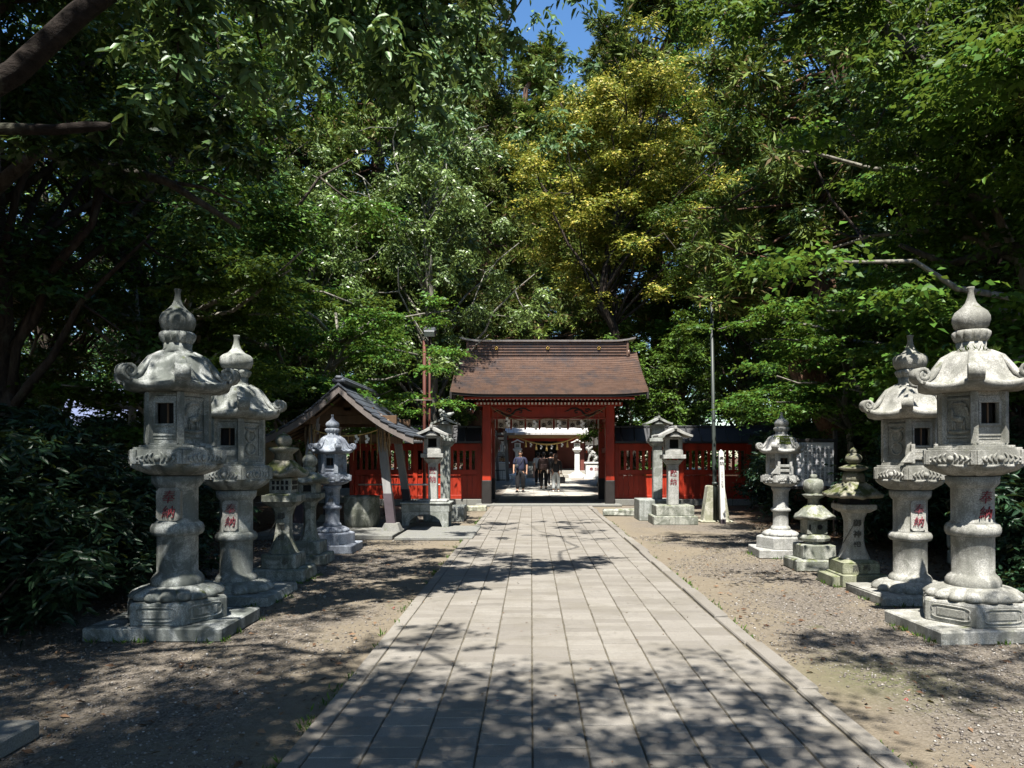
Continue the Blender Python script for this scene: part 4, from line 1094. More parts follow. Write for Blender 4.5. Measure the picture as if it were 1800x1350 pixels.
# ------------------------------------------------------------------ roofed water shelter
def shelter():
    X0, Y0 = -3.56, 15.15
    root = thing('water_shelter', 'gabled wooden shelter with slate roof on four leaning posts left of the path', 'shelter', (X0, Y0, 0))
    for sx in (-1, 1):
        for sy in (-1, 1):
            b = MB(); bx, by = sx*.92, sy*1.05; tx, ty = sx*.62, sy*.80
            def at(z): 
                t_ = z/2.2; return bx+(tx-bx)*t_, by+(ty-by)*t_
            def seg(z0, z1, w_, m):
                a, c = at(z0), at(z1); h = w_/2
                vs = [(a[0]+p*h, a[1]+q*h, z0) for p, q in ((-1,-1),(1,-1),(1,1),(-1,1))]+[(c[0]+p*h, c[1]+q*h, z1) for p, q in ((-1,-1),(1,-1),(1,1),(-1,1))]
                b.add(vs, [(0,1,5,4),(1,2,6,5),(2,3,7,6),(3,0,4,7),(3,2,1,0),(4,5,6,7)], m)
            seg(.20, .80, .165, 1); seg(.80, 2.32, .15, 0)
            po = b.build('post', [M['wood_pale'], M['wood_purple']], root)
            b = MB(); a = at(.15); b.prism([(a[0]-.19, a[1]-.19),(a[0]+.19, a[1]-.19),(a[0]+.19, a[1]+.19),(a[0]-.19, a[1]+.19)], .08, .24, 0, [(a[0]-.125, a[1]-.125),(a[0]+.125, a[1]-.125),(a[0]+.125, a[1]+.125),(a[0]-.125, a[1]+.125)])
            b.build('post_base', M['concrete'], po, bev=.006)
    b = MB()
    for sy in (-1, 1):
        b.box((0, sy*.78, 2.22), (1.9,.13,.16), bev=.006); b.box((0, sy*.86, 1.86), (1.55,.09,.15), bev=.006)
        b.box((0, sy*.78, 2.36), (1.0,.10,.20)); b.box((0, sy*.78, 2.56), (.14,.10,.34))
    for sx in (-1, 1): b.box((sx*.66, 0, 2.20), (.14,2.5,.15), bev=.006); b.box((sx*.72, 0, 1.84), (.09,1.6,.13), bev=.006)
    b.box((0,0,2.74),(.12,2.7,.14)); b.build('beam', M['wood_brown'], root)
    b = MB()
    for sy in (-1, 1): b.add([(-.70, sy*.74, 2.30), (.70, sy*.74, 2.30), (0, sy*.74, 2.72), (-.70, sy*.70, 2.30), (.70, sy*.70, 2.30), (0, sy*.70, 2.72)], [(0,1,2),(5,4,3),(0,3,4,1),(1,4,5,2),(2,5,3,0)])
    b.build('gable_board', M['wood_brown'], root)
    # roof slabs: slightly hollow slopes
    def curve(t_): return 1.38*t_, 2.86-.98*t_+.12*math.sin(t_*PI)*-1*.9
    for sx in (-1, 1):
        b = MB(); n = 9
        for k in range(n):
            (xa, za), (xb, zb) = curve(k/n), curve((k+1.12)/n)
            vs = []
            for y in (-1.52, 1.52): vs += [(sx*xa, y, za+.012), (sx*xb, y, zb+.026), (sx*xb, y, zb), (sx*xa, y, za-.03)]
            b.add(vs, [(0,1,5,4),(1,2,6,5),(2,3,7,6),(3,0,4,7),(0,3,2,1),(4,5,6,7)], 0)
        for k in range(n):
            (xa, za), (xb, zb) = curve(k/n), curve((k+1)/n)
            for q in range(7):
                y = -1.45+.46*q+(.22 if k % 2 else 0)
                b.add([(sx*xa, y, za+.022), (sx*xb, y, zb+.032), (sx*xb, y+.006, zb+.032), (sx*xa, y+.006, za+.022)], [(0,1,2,3)], 1)
        b.build('roof_slope', [M['slate'], M['hole']], root)
        n = 10
        for sy in (-1.50, 1.46):
            b = MB()
            for k in range(n):
                (xa, za), (xb, zb) = curve(k/n), curve((k+1)/n)
                vs = []
                for y in (sy, sy+.05): vs += [(sx*xa, y, za-.025), (sx*xb, y, zb-.025), (sx*xb, y, zb-.175+.03*(k+1)/n), (sx*xa, y, za-.175+.03*k/n)]
                b.add(vs, [(0,1,5,4),(1,2,6,5),(2,3,7,6),(3,0,4,7),(0,3,2,1),(4,5,6,7)])
            b.build('barge_board', M['wood_grey'], root)
        b = MB()
        for q in range(8):
            y = -1.25+2.5*q/7; (xa, za), (xb, zb) = curve(.08), curve(.97)
            b.tube([(sx*xa, y, za-.09), (sx*curve(.5)[0], y, curve(.5)[1]-.08), (sx*xb, y, zb-.05)], .035, 4, smooth=False)
        b.build('rafters', M['wood_brown'], root)
    b = MB(); b.box((0,0,2.905), (.24,3.06,.09), bev=.03); b.box((0,0,2.96), (.14,3.08,.08), bev=.03)
    b.build('ridge', M['slate'], root)
    b = MB(); 
    xs = [-.62+1.24*i/14 for i in range(15)]
    b.tube([(X0+x, Y0-.98, 2.02-.12*(1-(x/.62)**2)) for x in xs], .012, 6)
    for x in (-.35, -.1, .22, .42):
        for q in range(3): b.box((0,0,0), (.05,.003,.06), 1, mat=Matrix.Translation((X0+x+(.015 if q % 2 else -.015), Y0-.99, 1.89-.05*q)) @ Matrix.Rotation(R(18 if q % 2 else -16), 4, 'Y'))
    rr = random.Random(4)
    for k in range(12):
        x = -.6+1.2*k/11; z = 2.02-.12*(1-(x/.62)**2); b.tube([(X0+x, Y0-.98, z), (X0+x+rr.uniform(-.02,.02), Y0-.98, z-rr.uniform(.2,.5))], [.006,.003], 4)
    tag(b.build('straw_rope', [M['straw'], M['paper']]), 'thin straw rope with small white paper streamers tied between the shelter posts', 'rope')
    for sx in (-1, 1):
        b = MB(); rr = random.Random(5+sx)
        for k in range(26):
            a = rr.uniform(0, 6.28); r_ = .10; x, y = X0+sx*.70+r_*math.cos(a), Y0-.86+r_*math.sin(a)
            b.tube([(x, y, 2.22), (x+rr.uniform(-.03,.03), y, 1.95), (x+rr.uniform(-.05,.05), y+.02, 1.55+rr.uniform(-.15,.2))], [.012,.014,.005], 4)
        tag(b.build('straw_bundle', M['old_straw']), 'dry straw bundle tied to the %s front post of the shelter' % ('right' if sx > 0 else 'left'), 'straw bundle', 'straw bundles on the shelter posts')
    # basin
    r2 = thing('stone_basin', 'dark barrel-shaped water basin under the shelter roof', 'basin', (X0+.12, Y0-.15, .08))
    b = MB(); b.rev([(.30,0),(.34,.06),(.36,.35),(.35,.58),(.36,.63),(.30,.63),(.29,.55),(.05,.53)], 26, lambda a,i,r,z: r*(1+.03*math.sin(13*a)+.02*math.sin(7*a+1))); b.build('bowl', M['stone_dim'], r2)
    m, t, bs = new_mat('basin_water'); bs.inputs['Base Color'].default_value = (.02,.03,.03,1); bs.inputs['Roughness'].default_value = .05
    b = MB(); b.rev([(.02,.575),(.295,.575)], 26); b.build('water', m, r2)
shelter()
r = thing('handrail', 'thin steel handrail standing before the left red fence', 'handrail', (-3.15, 18.6, 0))
b = MB(); b.tube([(-.55,0,.02),(-.55,0,.80)], .018, 8); b.tube([(.75,0,.02),(.75,0,.80)], .018, 8); b.build('post', M['iron'], r)
b = MB(); b.tube([(-1.2,0,.80),(.85,0,.80)], .02, 8); b.ball((-.55,0,.82), .05, 0, 8); b.build('rail', M['ridge_white'], r)

# ------------------------------------------------------------------ poles, marker, notice board
r = thing('lamp_pole', 'rusty red iron pole pair with a floodlight on top, before the left fence', 'lamp pole', (-2.95, 20.4, 0))
b = MB(); b.tube([(0,0,0),(0,0,4.70)], .045, 10); b.build('pole', M['rust'], r)
b = MB(); b.tube([(.13,.1,0),(.13,.1,4.85)], .03, 10); b.box((.08,.05,3.1), (.26,.18,.06)); b.box((.08,.05,1.5), (.26,.18,.06)); b.build('stay', M['rust'], r)
b = MB(); b.box((0,0,0), (.34,.22,.22), 0, bev=.03, mat=Matrix.Translation((.16,-.08,4.93)) @ Matrix.Rotation(R(35),4,'X')); b.box((0,0,0), (.28,.02,.16), 1, mat=Matrix.Translation((.16,-.185,4.865)) @ Matrix.Rotation(R(35),4,'X')); b.build('floodlight', [M['iron'], M['glass']], r)
r = thing('flag_pole', 'slender grey-green flagpole with ball top clamped in a concrete foot, right of the gate', 'flagpole', (4.23, 17.05, 0))
b = MB(); b.tube([(0,-.05,.05),(-.02,-.05,1.1),(-.09,-.05,5.05)], [.052,.048,.034], 12); b.tube([(-.005,-.05,.86),(-.005,-.05,.92)], .072, 12); b.build('pole', M['pole'], r)
b = MB(); b.ball((-.092,-.05,5.12), .065, 0, 10); b.build('ball_top', M['gold'], r)
for sx in (-1, 1):
    b = MB(); b.prism_y([(sx*.075, 0), (sx*.31, 0), (sx*.19, .82), (sx*.17, .84), (sx*.075, .84)], -.16, .16); b.box((sx*.2,0,.02),(.34,.46,.04)); b.build('concrete_foot', M['conc_moss'], r, bev=.012)
r = thing('marker_post', 'slender white square post with pointed top and handwriting, leaning before the flagpole', 'marker post', (4.305, 16.62, 0)); r.rotation_euler = (0, R(-1.6), 0)
b = MB(); b.prism(sqpts(.052), 0, 1.60); b.prism(sqpts(.052), 1.60, 1.66, 0, sqpts(.006)); po = b.build('post', M['white_paint'], r, bev=.003)
text('lettering', '奉\n納', .095, M['black_ink'], po, (0,-.053,1.40), ext=.002, spacing=1.15, bold=.002)
text('lettering', '一\n人\n大\n五\n十\n年\n記\n念', .06, simple('faded_ink', (.22,.22,.22), .8), po, (0,-.053,1.02), ext=.002, spacing=.95)
b = MB(); b.box((0,0,.05), (.112,.112,.10)); b.build('base_band', M['wood_purple'], po)
r = thing('notice_board', 'white notice board of close vertical writing in a dark frame, behind the right lanterns', 'notice board', (5.22, 13.9, 0))
b = MB(); b.box((0,0,1.36), (.92,.03,.82), bev=.004); pnl = b.build('panel', simple('grey_white_board', (.55,.55,.56), .6, .08, 5), r)
b = MB()
for sx in (-1, 1): b.box((sx*.49, .0, 1.0), (.07,.07,2.0), bev=.006)
b.box((0,0,1.81), (1.05,.09,.06), bev=.006); b.box((0,0,.92), (.92,.07,.06), bev=.006); b.build('frame', M['black_wood'], r)
txt = '当神社御祭神由緒沿革\n創建年代不詳古来武蔵\n野鎮守社崇敬篤社殿慶\n長年間造営明治以降改\n築現在至境内樹木繁茂\n例祭四月十五日神楽殿\n奉納舞伝承古式保存会'
cols = txt.split('\n')
body = '\n'.join(' '.join(c[k] for c in cols[::-1]) for k in range(10))
text('lettering', body, .062, M['black_ink'], pnl, (.17,-.0165,1.35), ext=.001, spacing=1.02)
text('lettering', '祈願受付\n午前九時\n午後四時\n初宮七五三\n厄除交通安全', .05, M['black_ink'], pnl, (-.28,-.0165,1.42), ext=.001, spacing=1.3)
tag(MB().box((0,0,.18),(.07,.07,.36)).tube([(0,0,.36),(0,0,.40)],.06,10).build('red_stake', simple('red_plastic', (.5,.02,.02), .5), None, (6.0,10.5,0)), 'tiny red topped stake on the leaf mould behind the right lanterns', 'stake')
r = thing('stone_wall', 'low wall of rough mossy blocks at the right edge behind the lanterns', 'retaining wall', (0,0,0))
rr = random.Random(8); y = 8.6; b = MB()
for row in range(2):
    x = 5.75+.0*row
    while x < 11:
        w_ = rr.uniform(.4,.75); b.box((x+w_/2, 10.1+.06*(x-5.75)*0+rr.uniform(-.02,.02), .12+.22*row), (w_-.02,.34,.215), bev=.03); x += w_
b.build('blocks', M['stone_dim'], r, jit=.01)

# ------------------------------------------------------------------ the hall and the courtyard things beyond the gate
def hall():
    X, Y = 1.1, 54.0
    root = thing('shrine_hall', 'oxblood shrine hall with pale grey porch roof at the end of the path', 'shrine hall', (X, Y, 0))
    b = MB(); b.box((0,2.0,.25), (9.5,6.0,.5), bev=.02); b.box((0,-.9,.13), (7.0,1.0,.26), bev=.02); b.box((0,4.5,.3),(24,8,.6)); b.build('terrace', M['terrace'], root)
    b = MB()
    for k in range(4): b.box((-1.2,-.3+.35*k,.6+.16*k), (3.0,.35,.16))
    b.build('steps', M['stone_mid'], root)
    b = MB(); b.box((-1.85,2.4,2.0), (2.0,.2,3.0)); b.box((1.85,2.4,2.0), (2.0,.2,3.0)); b.box((0,6,3.0), (12,.3,5)); b.build('wall', M['hall_wall'], root)
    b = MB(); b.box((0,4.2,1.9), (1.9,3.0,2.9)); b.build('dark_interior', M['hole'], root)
    for x in (-2.6, 2.6):
        b = MB(); b.box((x,-.2,1.75), (.28,.28,3.0)); b.build('porch_post', M['hall_wall'], root)
    b = MB(); b.box((0,-.55,3.02), (5.5,.14,.36)); b.build('porch_fascia', M['wood_tan'], root)
    b = MB(); b.box((0,-.2,2.75), (6.2,.25,.22)); b.build('porch_beam', M['verm'], root)
    b = MB(); n = 10
    for k in range(n):
        t0, t1 = k/n, (k+1)/n; f = lambda t_: (-1.2+3.6*t_, 3.22+1.25*t_*(.7+.3*t_))
        (y0, z0), (y1, z1) = f(t0), f(t1); hw = 3.0
        b.add([(-hw,y0,z0),(hw,y0,z0),(hw,y1,z1),(-hw,y1,z1),(-hw,y0,z0-.14),(hw,y0,z0-.14),(hw,y1,z1-.14),(-hw,y1,z1-.14)], [(0,1,2,3),(4,7,6,5),(0,4,5,1),(0,3,7,4),(1,5,6,2)])
    b.build('porch_roof', M['hall_roof'], root)
    b = MB(); n = 8
    for sgn in (1, -1):
        for k in range(n):
            t0, t1 = k/n, (k+1)/n; f = lambda t_: (6.3+sgn*(-4.9+4.9*t_), 3.9+2.4*t_*(.7+.3*t_)); (y0, z0), (y1, z1) = f(t0), f(t1); hw = 5.6
            b.add([(-hw,y0,z0),(hw,y0,z0),(hw,y1,z1),(-hw,y1,z1),(-hw,y0,z0-.2),(hw,y0,z0-.2),(hw,y1,z1-.2),(-hw,y1,z1-.2)], [(0,1,2,3),(4,7,6,5),(0,4,5,1),(0,3,7,4),(1,5,6,2)])
    b.build('main_roof', M['hall_roof'], root)
    for sx in (-1, 1):
        cx = sx*5.15
        b = MB(); b.box((cx,3.2,2.9), (4.4,.15,.5)); b.box((cx,3.0,1.1), (4.4,.15,.14)); b.box((cx,3.25,1.6),(4.4,.1,1.2))
        b.build('wing_wall', M['hall_wall'], root)
        b = MB()
        for k in range(16): b.box((cx-2.1+.28*k, 3.0, 1.75), (.07,.09,1.2))
        b.build('lattice', M['black_wood'], root)
        b = MB(); b.box((cx,3.12,2.0), (4.3,.05,.4)); b.build('red_rail', M['orange'], root)
        for k in range(6):
            b = MB(); b.box((cx-1.8+.72*k, 2.85, 2.70), (.64,.04,.62))
            for q in range(5): b.box((cx-2.02+.72*k+.11*q, 2.825, 2.70+.04*(q % 2)), (.02,.006,.40), 1)
            b.build('paper_lantern_board', [M['paper'], simple('grey_brush_ink', (.35,.35,.36), .8)], root)
hall()
b = MB(); hx, hy = 1.1, 53.3
xs = [-2.25+4.5*i/24 for i in range(25)]
zc = lambda x: 3.0-.60*(1-(x/2.25)**2)
b.tube([(hx+x, hy, zc(x)) for x in xs], [.03+.035*(1-(abs(x)/2.25)) for x in xs], 8)
for k in range(5):
    x = -1.5+.75*k; z = zc(x); b.tube([(hx+x, hy, z), (hx+x, hy, z-.14), (hx+x, hy, z-.48)], [.03,.05,.085], 8)
for x in (-1.12, -.38, .38, 1.12):
    for q in range(3): b.box((hx+x+(.03 if q % 2 else -.03), hy-.02, zc(x)-.08-.10*q), (.11,.01,.13), 1)
tag(b.build('straw_rope', [M['straw'], M['paper']]), 'thick golden straw rope with tassels and paper streamers hung across the hall porch', 'rope')
def pillar_lantern(label, loc):
    r = thing('pillar_lantern', label, 'stone lantern', loc, 0, 'white lanterns before the hall')
    b = MB(); b.box((0,0,.14), (1.2,1.0,.28), bev=.03); b.prism(sqpts(.45), .28, .44, 0, sqpts(.28)); b.build('base', M['white_paint'], r)
    b = MB(); b.box((0,0,1.12), (.34,.34,1.40), bev=.02); b.prism(sqpts(.17), 1.80, 1.98, 0, sqpts(.30)); b.build('post', M['white_paint'], r)
    b = MB(); b.box((0,0,2.02), (.62,.62,.09)); b.box((0,0,2.26), (.42,.42,.40), bev=.02); b.box((0,-.212,2.26), (.24,.006,.2), 1); b.build('fire_box', [M['white_paint'], M['stone_mid']], r)
    b = MB(); gable_cap(b, .42, .38, 2.46, .20, .06); b.build('roof', M['white_paint'], r)
pillar_lantern('white pillar lantern left of the hall steps, half behind the man in navy', (-.95, 51.0, .0))
pillar_lantern('white pillar lantern right of the hall steps beside the lion-dog', (3.15, 51.0, .0))
# ------------------------------------------------------------------ skinned figures
def skin(name, verts, edges, radii, mat, parent, sub=1, loc=(0,0,0)):
    me = bpy.data.meshes.new(name); me.from_pydata([tuple(v) for v in verts], edges, [])
    o = bpy.data.objects.new('tmp', me); C.objects.link(o)
    sk = o.modifiers.new('s', 'SKIN'); sk.use_smooth_shade = True; sk.branch_smoothing = .6
    for i, r_ in enumerate(radii):
        me.skin_vertices[0].data[i].radius = r_ if isinstance(r_, tuple) else (r_, r_)
    me.skin_vertices[0].data[0].use_root = True
    ss = o.modifiers.new('d', 'SUBSURF'); ss.levels = sub; ss.render_levels = sub
    dg = bpy.context.evaluated_depsgraph_get(); dg.update()
    m2 = bpy.data.meshes.new_from_object(o.evaluated_get(dg)); m2.name = name
    bpy.data.objects.remove(o); bpy.data.meshes.remove(me)
    m2.materials.clear(); m2.materials.append(mat)
    m2.polygons.foreach_set('use_smooth', [True]*len(m2.polygons))
    return link(name, m2, parent, loc)
def person(label, loc, rz, h=1.68, top='navy', legs='black_cloth', shoes='shoe', hair='hair', longhair=False, wide=1.0, arms=((.02,.0),(.02,.0)), stride=.12, turn=0.0, short=True, legw=1.0):
    """figure facing -Y at rz=0; arms: (forward swing, bend) per side"""
    s = h/1.68
    root = thing('person', label, 'person', loc, rz, None, s)
    V = []; E = []; Rd = []
    def add(p, r_, par=None):
        V.append(p); Rd.append(r_); 
        if par is not None: E.append((par, len(V)-1))
        return len(V)-1
    pel = add((0,0,.90), (.15*wide,.115))
    wa = add((0,.0,1.05), (.14*wide,.105), pel); ch = add((0,.0,1.24), (.165*wide,.115), wa); sh = add((0,.01,1.37), (.12,.09), ch)
    nk = add((0,.01,1.44), .055, sh); jaw = add((0,-.015,1.515), (.062,.075), nk); hd = add((0,-.005,1.585), (.078,.092), jaw); tp = add((0,.005,1.655), (.055,.065), hd)
    J = {}
    for i, sx in enumerate((-1, 1)):
        hp = add((sx*.095,0,.84), .092*legw, pel); fy = (-stride if i == 0 else stride)
        kn = add((sx*.10, fy*.45-.01, .47), .060*legw, hp); an = add((sx*.10, fy+.01, .085), .040, kn); ft = add((sx*.115, fy-.13, .035), .035, an)
        so = add((sx*.185*wide, .015, 1.36), .055, sh); sw, bend = arms[i]
        el = add((sx*.235*wide, .02-sw*.6, 1.10), .042, so); hx_, hy_, hz_ = sx*(.235*wide-.03*bend), .0-sw-.22*bend, .865+.20*bend
        wr = add((hx_, hy_, hz_), .030, el)
        pm = add((hx_, hy_-.03, hz_-.07), (.040,.022), wr)
        for q in range(4): add((hx_-.024+.016*q, hy_-.045, hz_-.155+.008*abs(q-1.5)), .0085, pm)
        add((hx_-sx*.045, hy_-.055, hz_-.09), .010, pm)
        J[sx] = dict(hip=V[hp], kn=V[kn], an=V[an], ft=V[ft], sh=V[so], el=V[el], wr=V[wr], hand=V[pm])
    body = skin('body', V, E, Rd, M['skin'], root)
    b = MB()
    for sx in (-1, 1): b.ball((sx*.030, -.088, 1.592), .010, 0, 6); b.ball((sx*.080, 0, 1.58), .022, 1, 6, (.4,.8,1.2))
    b.ball((0,-.100,1.565), .014, 1, 6, (.8,1,1.4)); b.box((0,-.089,1.525), (.045,.008,.008), 2); 
    b.build('face', [M['hair'], M['skin'], simple('lip', (.28,.11,.09), .6)], root)
    # clothing
    V2 = [(0,0,.80),(0,0,1.05),(0,.0,1.24),(0,.01,1.37),(0,.01,1.43)]; E2 = [(0,1),(1,2),(2,3),(3,4)]; R2 = [(.20*wide,.165),(.168*wide,.128),(.185*wide,.135),(.13,.10),(.062,.062)]
    for sx in (-1, 1):
        k = len(V2); V2.append(J[sx]['sh']); V2.append(J[sx]['el']); E2 += [(3,k),(k,k+1)]; R2 += [.075,.066]
        if not short: V2.append(J[sx]['wr']); E2.append((k+1,k+2)); R2.append(.045)
    skin('shirt', V2, E2, R2, M[top], root)
    V3 = [(0,0,.98),(0,0,.87)]; E3 = [(0,1)]; R3 = [(.165*wide,.13),(.19*wide,.15)]
    for sx in (-1, 1):
        k = len(V3); a, c, d = Vector(J[sx]['hip']), Vector(J[sx]['kn']), Vector(J[sx]['an'])
        V3 += [tuple(a), tuple(c), tuple(d+Vector((0,0,.03)))]; E3 += [(1,k),(k,k+1),(k+1,k+2)]; R3 += [.115*legw,.088*legw,.078*legw]
    skin('trousers', V3, E3, R3, M[legs], root)
    b = MB()
    for sx in (-1, 1):
        a = Vector(J[sx]['an']); f = Vector(J[sx]['ft'])
        b.ball((f.x-.005*sx, (a.y+f.y)/2-.03, .045), .105, 0, 10, (.50,1.35,.48))
    b.build('shoes', M[shoes], root)
    b = MB(); b.ball((0,.018,1.612), .100, 0, 14, (.88,1.0,.85))
    if longhair: b.tube([(0,.05,1.60),(0,.085,1.50),(0,.09,1.36),(0,.09,1.24)], [.085,.085,.085,.05], 10)
    else: b.ball((0,.045,1.565), .078, 0, 10, (.95,.75,1.0))
    b.build('hair', M[hair], root)
    def world(p):
        q = Vector(p)*s; q.rotate(Euler((0,0,rz))); return q+Vector(loc)
    return J, world, s
J, W, s = person('man in a navy short-sleeved shirt and black trousers walking out toward the gate', (-.46,30.8,.03), R(-8), 1.72, 'navy', 'black_cloth', 'shoe', 'hair', wide=1.12, arms=((.05,.15),(-.02,.0)), stride=.10, legw=1.15)
b = MB(); p = W((-.12,-.20,1.07)); b.box(p, (.14,.09,.10), bev=.015); b.tube([p+Vector((0,-.04,0)), p+Vector((0,-.10,0))], .035, 10); b.tube([p+Vector((.05,.03,.05)), W((.07,-.135,1.25)), W((.12,-.02,1.44)), W((.0,.09,1.42)), W((-.12,-.02,1.42)), W((-.15,-.13,1.25)), p+Vector((-.05,.03,.05))], .010, 5)
tag(b.build('camera', M['iron']), 'small dark camera on a strap in front of the man in navy', 'camera')
J, W, s = person('person in black seen from behind with a large dark brown backpack', (.56,33.6,.03), R(180), 1.68, 'black_cloth', 'black_cloth', 'shoe', 'hair', stride=.03, short=False)
r = thing('backpack', 'large dark brown backpack on the back of the person in black', 'backpack', tuple(W((0,.19,1.05))), R(180))
b = MB(); b.box((0,.02,.08), (.42,.22,.52), bev=.07); b.build('bag', M['brown_cloth'], r)
b = MB(); b.box((0,.15,-.02), (.32,.10,.26), bev=.04); b.build('pocket', M['brown_cloth'], r)
b = MB()
for sx in (-1, 1): b.tube([(sx*.13,-.06,.30),(sx*.13,-.18,.33),(sx*.14,-.30,.24),(sx*.15,-.29,.02),(sx*.15,-.08,-.10)], .022, 6)
b.build('strap', M['black_cloth'], r)
J, W, s = person('woman in a black top and pale grey trousers seen from behind, long brown hair', (1.03,30.9,.03), R(172), 1.60, 'black_cloth', 'grey_cloth', 'shoe_white', 'hair_brown', True, arms=((.02,.2),(.10,.9)), stride=.06, short=False, wide=.95)
b = MB(); p = W(J[-1]['hand']); b.box(p+Vector((0,0,-.30)), (.34,.14,.28), bev=.04); b.tube([p+Vector((-.12,0,-.17)), p+Vector((-.04,0,-.02)), p+Vector((.04,0,-.02)), p+Vector((.12,0,-.17))], .012, 5)
tag(b.build('handbag', M['black_cloth']), 'black shoulder bag hanging at the right side of the woman in grey trousers', 'handbag')
b = MB(); p = W(J[1]['hand']); b.box(p+Vector((.05,.03,.05)), (.075,.02,.15), bev=.006)
J2 = None
person('person in a white shirt farther in, half hidden by the brown backpack', (.36,38.6,.03), R(180), 1.70, 'white_cloth', 'black_cloth', 'shoe', 'hair', stride=.05)
person('bare-armed person in dark clothes ahead of the backpack wearer', (.98,37.0,.03), R(186), 1.70, 'black_cloth', 'black_cloth', 'shoe_white', 'hair', stride=.10)
person('long-haired person with a dark jacket between the group and the woman in grey trousers', (1.20,38.2,.03), R(168), 1.62, 'brown_cloth', 'black_cloth', 'shoe_white', 'hair_brown', True, stride=.05, short=False)
# lion-dogs
def lion_dog(label, loc, rz, flip):
    root = thing('lion_dog_statue', label, 'statue', loc, rz, 'stone lion-dogs before the hall')
    b = MB(); b.box((0,0,.10), (1.35,1.05,.20), bev=.02); b.box((0,0,.62), (1.05,.80,.85), bev=.02); b.box((0,0,1.09), (1.20,.92,.12), bev=.03); pd = b.build('pedestal', M['white_paint'], root)
    text('inscription', '奉 納', .26, M['pink_ink'], pd, (0,-.402,.66), ext=.004, bold=.004)
    V = [(.25,0,1.45),(.08,0,1.62),(-.12,0,1.80),(-.28,0,2.00),(-.42,0,2.08),(-.54,0,2.04)]; E = [(0,1),(1,2),(2,3),(3,4),(4,5)]; Rd = [.20,.20,.21,.19,.17,.10]
    for sy in (-1, 1):
        k = len(V); V += [(-.22,sy*.15,1.66),(-.30,sy*.16,1.38),(-.32,sy*.16,1.20),(-.43,sy*.16,1.19)]; E += [(2,k),(k,k+1),(k+1,k+2),(k+2,k+3)]; Rd += [.11,.075,.065,.06]
        k = len(V); V += [(.22,sy*.20,1.38),(.02,sy*.24,1.34),(.10,sy*.22,1.20),(-.08,sy*.22,1.19)]; E += [(0,k),(k,k+1),(k+1,k+2),(k+2,k+3)]; Rd += [.15,.11,.07,.06]
    k = len(V); V += [(.42,0,1.55),(.48,0,1.85),(.40,0,2.05)]; E += [(0,k),(k,k+1),(k+1,k+2)]; Rd += [.09,.13,.06]
    st = skin('body', V, E, Rd, M['stone_white'], root)
    b = MB(); rr = random.Random(3)
    for k in range(26):
        a = rr.uniform(0, 2*PI); t_ = rr.uniform(-.2, 1); b.ball((-.28+.10*t_+.17*math.cos(a)*.5, .19*math.sin(a), 1.98+.20*math.cos(a)*.9), rr.uniform(.05,.08), 0, 7)
    for sy in (-1, 1): b.ball((-.34, sy*.15, 2.20), .06, 0, 7, (.6,.6,1.2))
    for k in range(8): b.ball((.44+.05*math.cos(k), .09*math.sin(k*1.9), 1.75+.045*k), .07, 0, 7)
    b.build('mane', M['stone_white'], root)
lion_dog('white stone lion-dog on a pedestal with red characters, right of the hall steps', (4.15, 49.5, 0), 0, 1)

lion_dog('white stone lion-dog half hidden by the pale wooden props, left of the hall steps', (-2.05, 49.5, 0), PI, 1)
r = thing('timber_prop_frame', 'pale leaning timber props in the courtyard left of the path', 'timber frame', (-2.0,45.5,0))
for x0, x1 in ((-.03,-.22),(.56,.38)):
    b = MB(); h = .095
    vs = [(x0+p*h, q*h, 0) for p, q in ((-1,-1),(1,-1),(1,1),(-1,1))]+[(x1+p*h, q*h, 3.1) for p, q in ((-1,-1),(1,-1),(1,1),(-1,1))]
    b.add(vs, [(0,1,5,4),(1,2,6,5),(2,3,7,6),(3,0,4,7),(3,2,1,0),(4,5,6,7)]); b.build('prop', M['wood_pale'], r)
b = MB(); b.box((-.1,0,2.9), (2.2,.14,.16)); b.build('crossbar', M['wood_pale'], r)
r = thing('iron_railing', 'low dark iron railing in the courtyard left of the man in navy', 'railing', (-2.6,45.2,0))
b = MB()
for k in range(15): b.box((-1.0+.13*k,0,.36), (.025,.025,.6))
b.box((0,0,.68),(2.0,.04,.05)); b.box((0,0,.08),(2.0,.04,.05)); b.build('bars', M['iron'], r)
r = thing('votive_rack', 'rack of white paper slips and small wooden tablets at the left of the courtyard', 'rack', (-2.5,47.6,0))
b = MB(); b.box((-1.0,0,1.3),(.10,.10,2.6)); b.box((1.0,0,1.3),(.10,.10,2.6)); b.box((0,0,2.55),(2.2,.10,.10)); b.box((0,0,1.5),(2.2,.06,.06)); b.build('frame', M['wood_brown'], r)
b = MB()
for k in range(8): b.box((-.85+.24*k,-.05,2.15),(.19,.02,.66), 0); b.box((-.85+.24*k,-.065,2.15),(.03,.006,.45), 1)
for k in range(14): b.box((-.9+.14*k,-.05,1.32),(.11,.02,.22), 2)
b.build('slips', [M['paper'], simple('slip_ink', (.3,.3,.32), .8), M['wood_tan']], r)
tag(MB().box((0,0,.5),(.42,.42,1.0),bev=.03).box((0,0,1.03),(.50,.50,.07),bev=.01).build('offering_stand', simple('pinkish_wood', (.42,.25,.18), .7), None, (.32,52.3,0)), 'pinkish wooden stand before the hall steps', 'stand')
for k, (x, l) in enumerate(((3.9, 'left'), (5.4, 'right'))):
    r = thing('red_lattice_barrier', 'low red lattice barrier in the sunny courtyard behind the right fence, %s one of two' % l, 'barrier', (x, 34.5, 0), 0, 'red barriers behind the right fence')
    b = MB()
    for q in range(6): b.box((-.6+.24*q, 0, .75), (.07,.06,1.5))
    b.box((0,0,1.25),(1.35,.07,.10)); b.box((0,0,.4),(1.35,.07,.10)); b.build('bars', M['orange'], r)
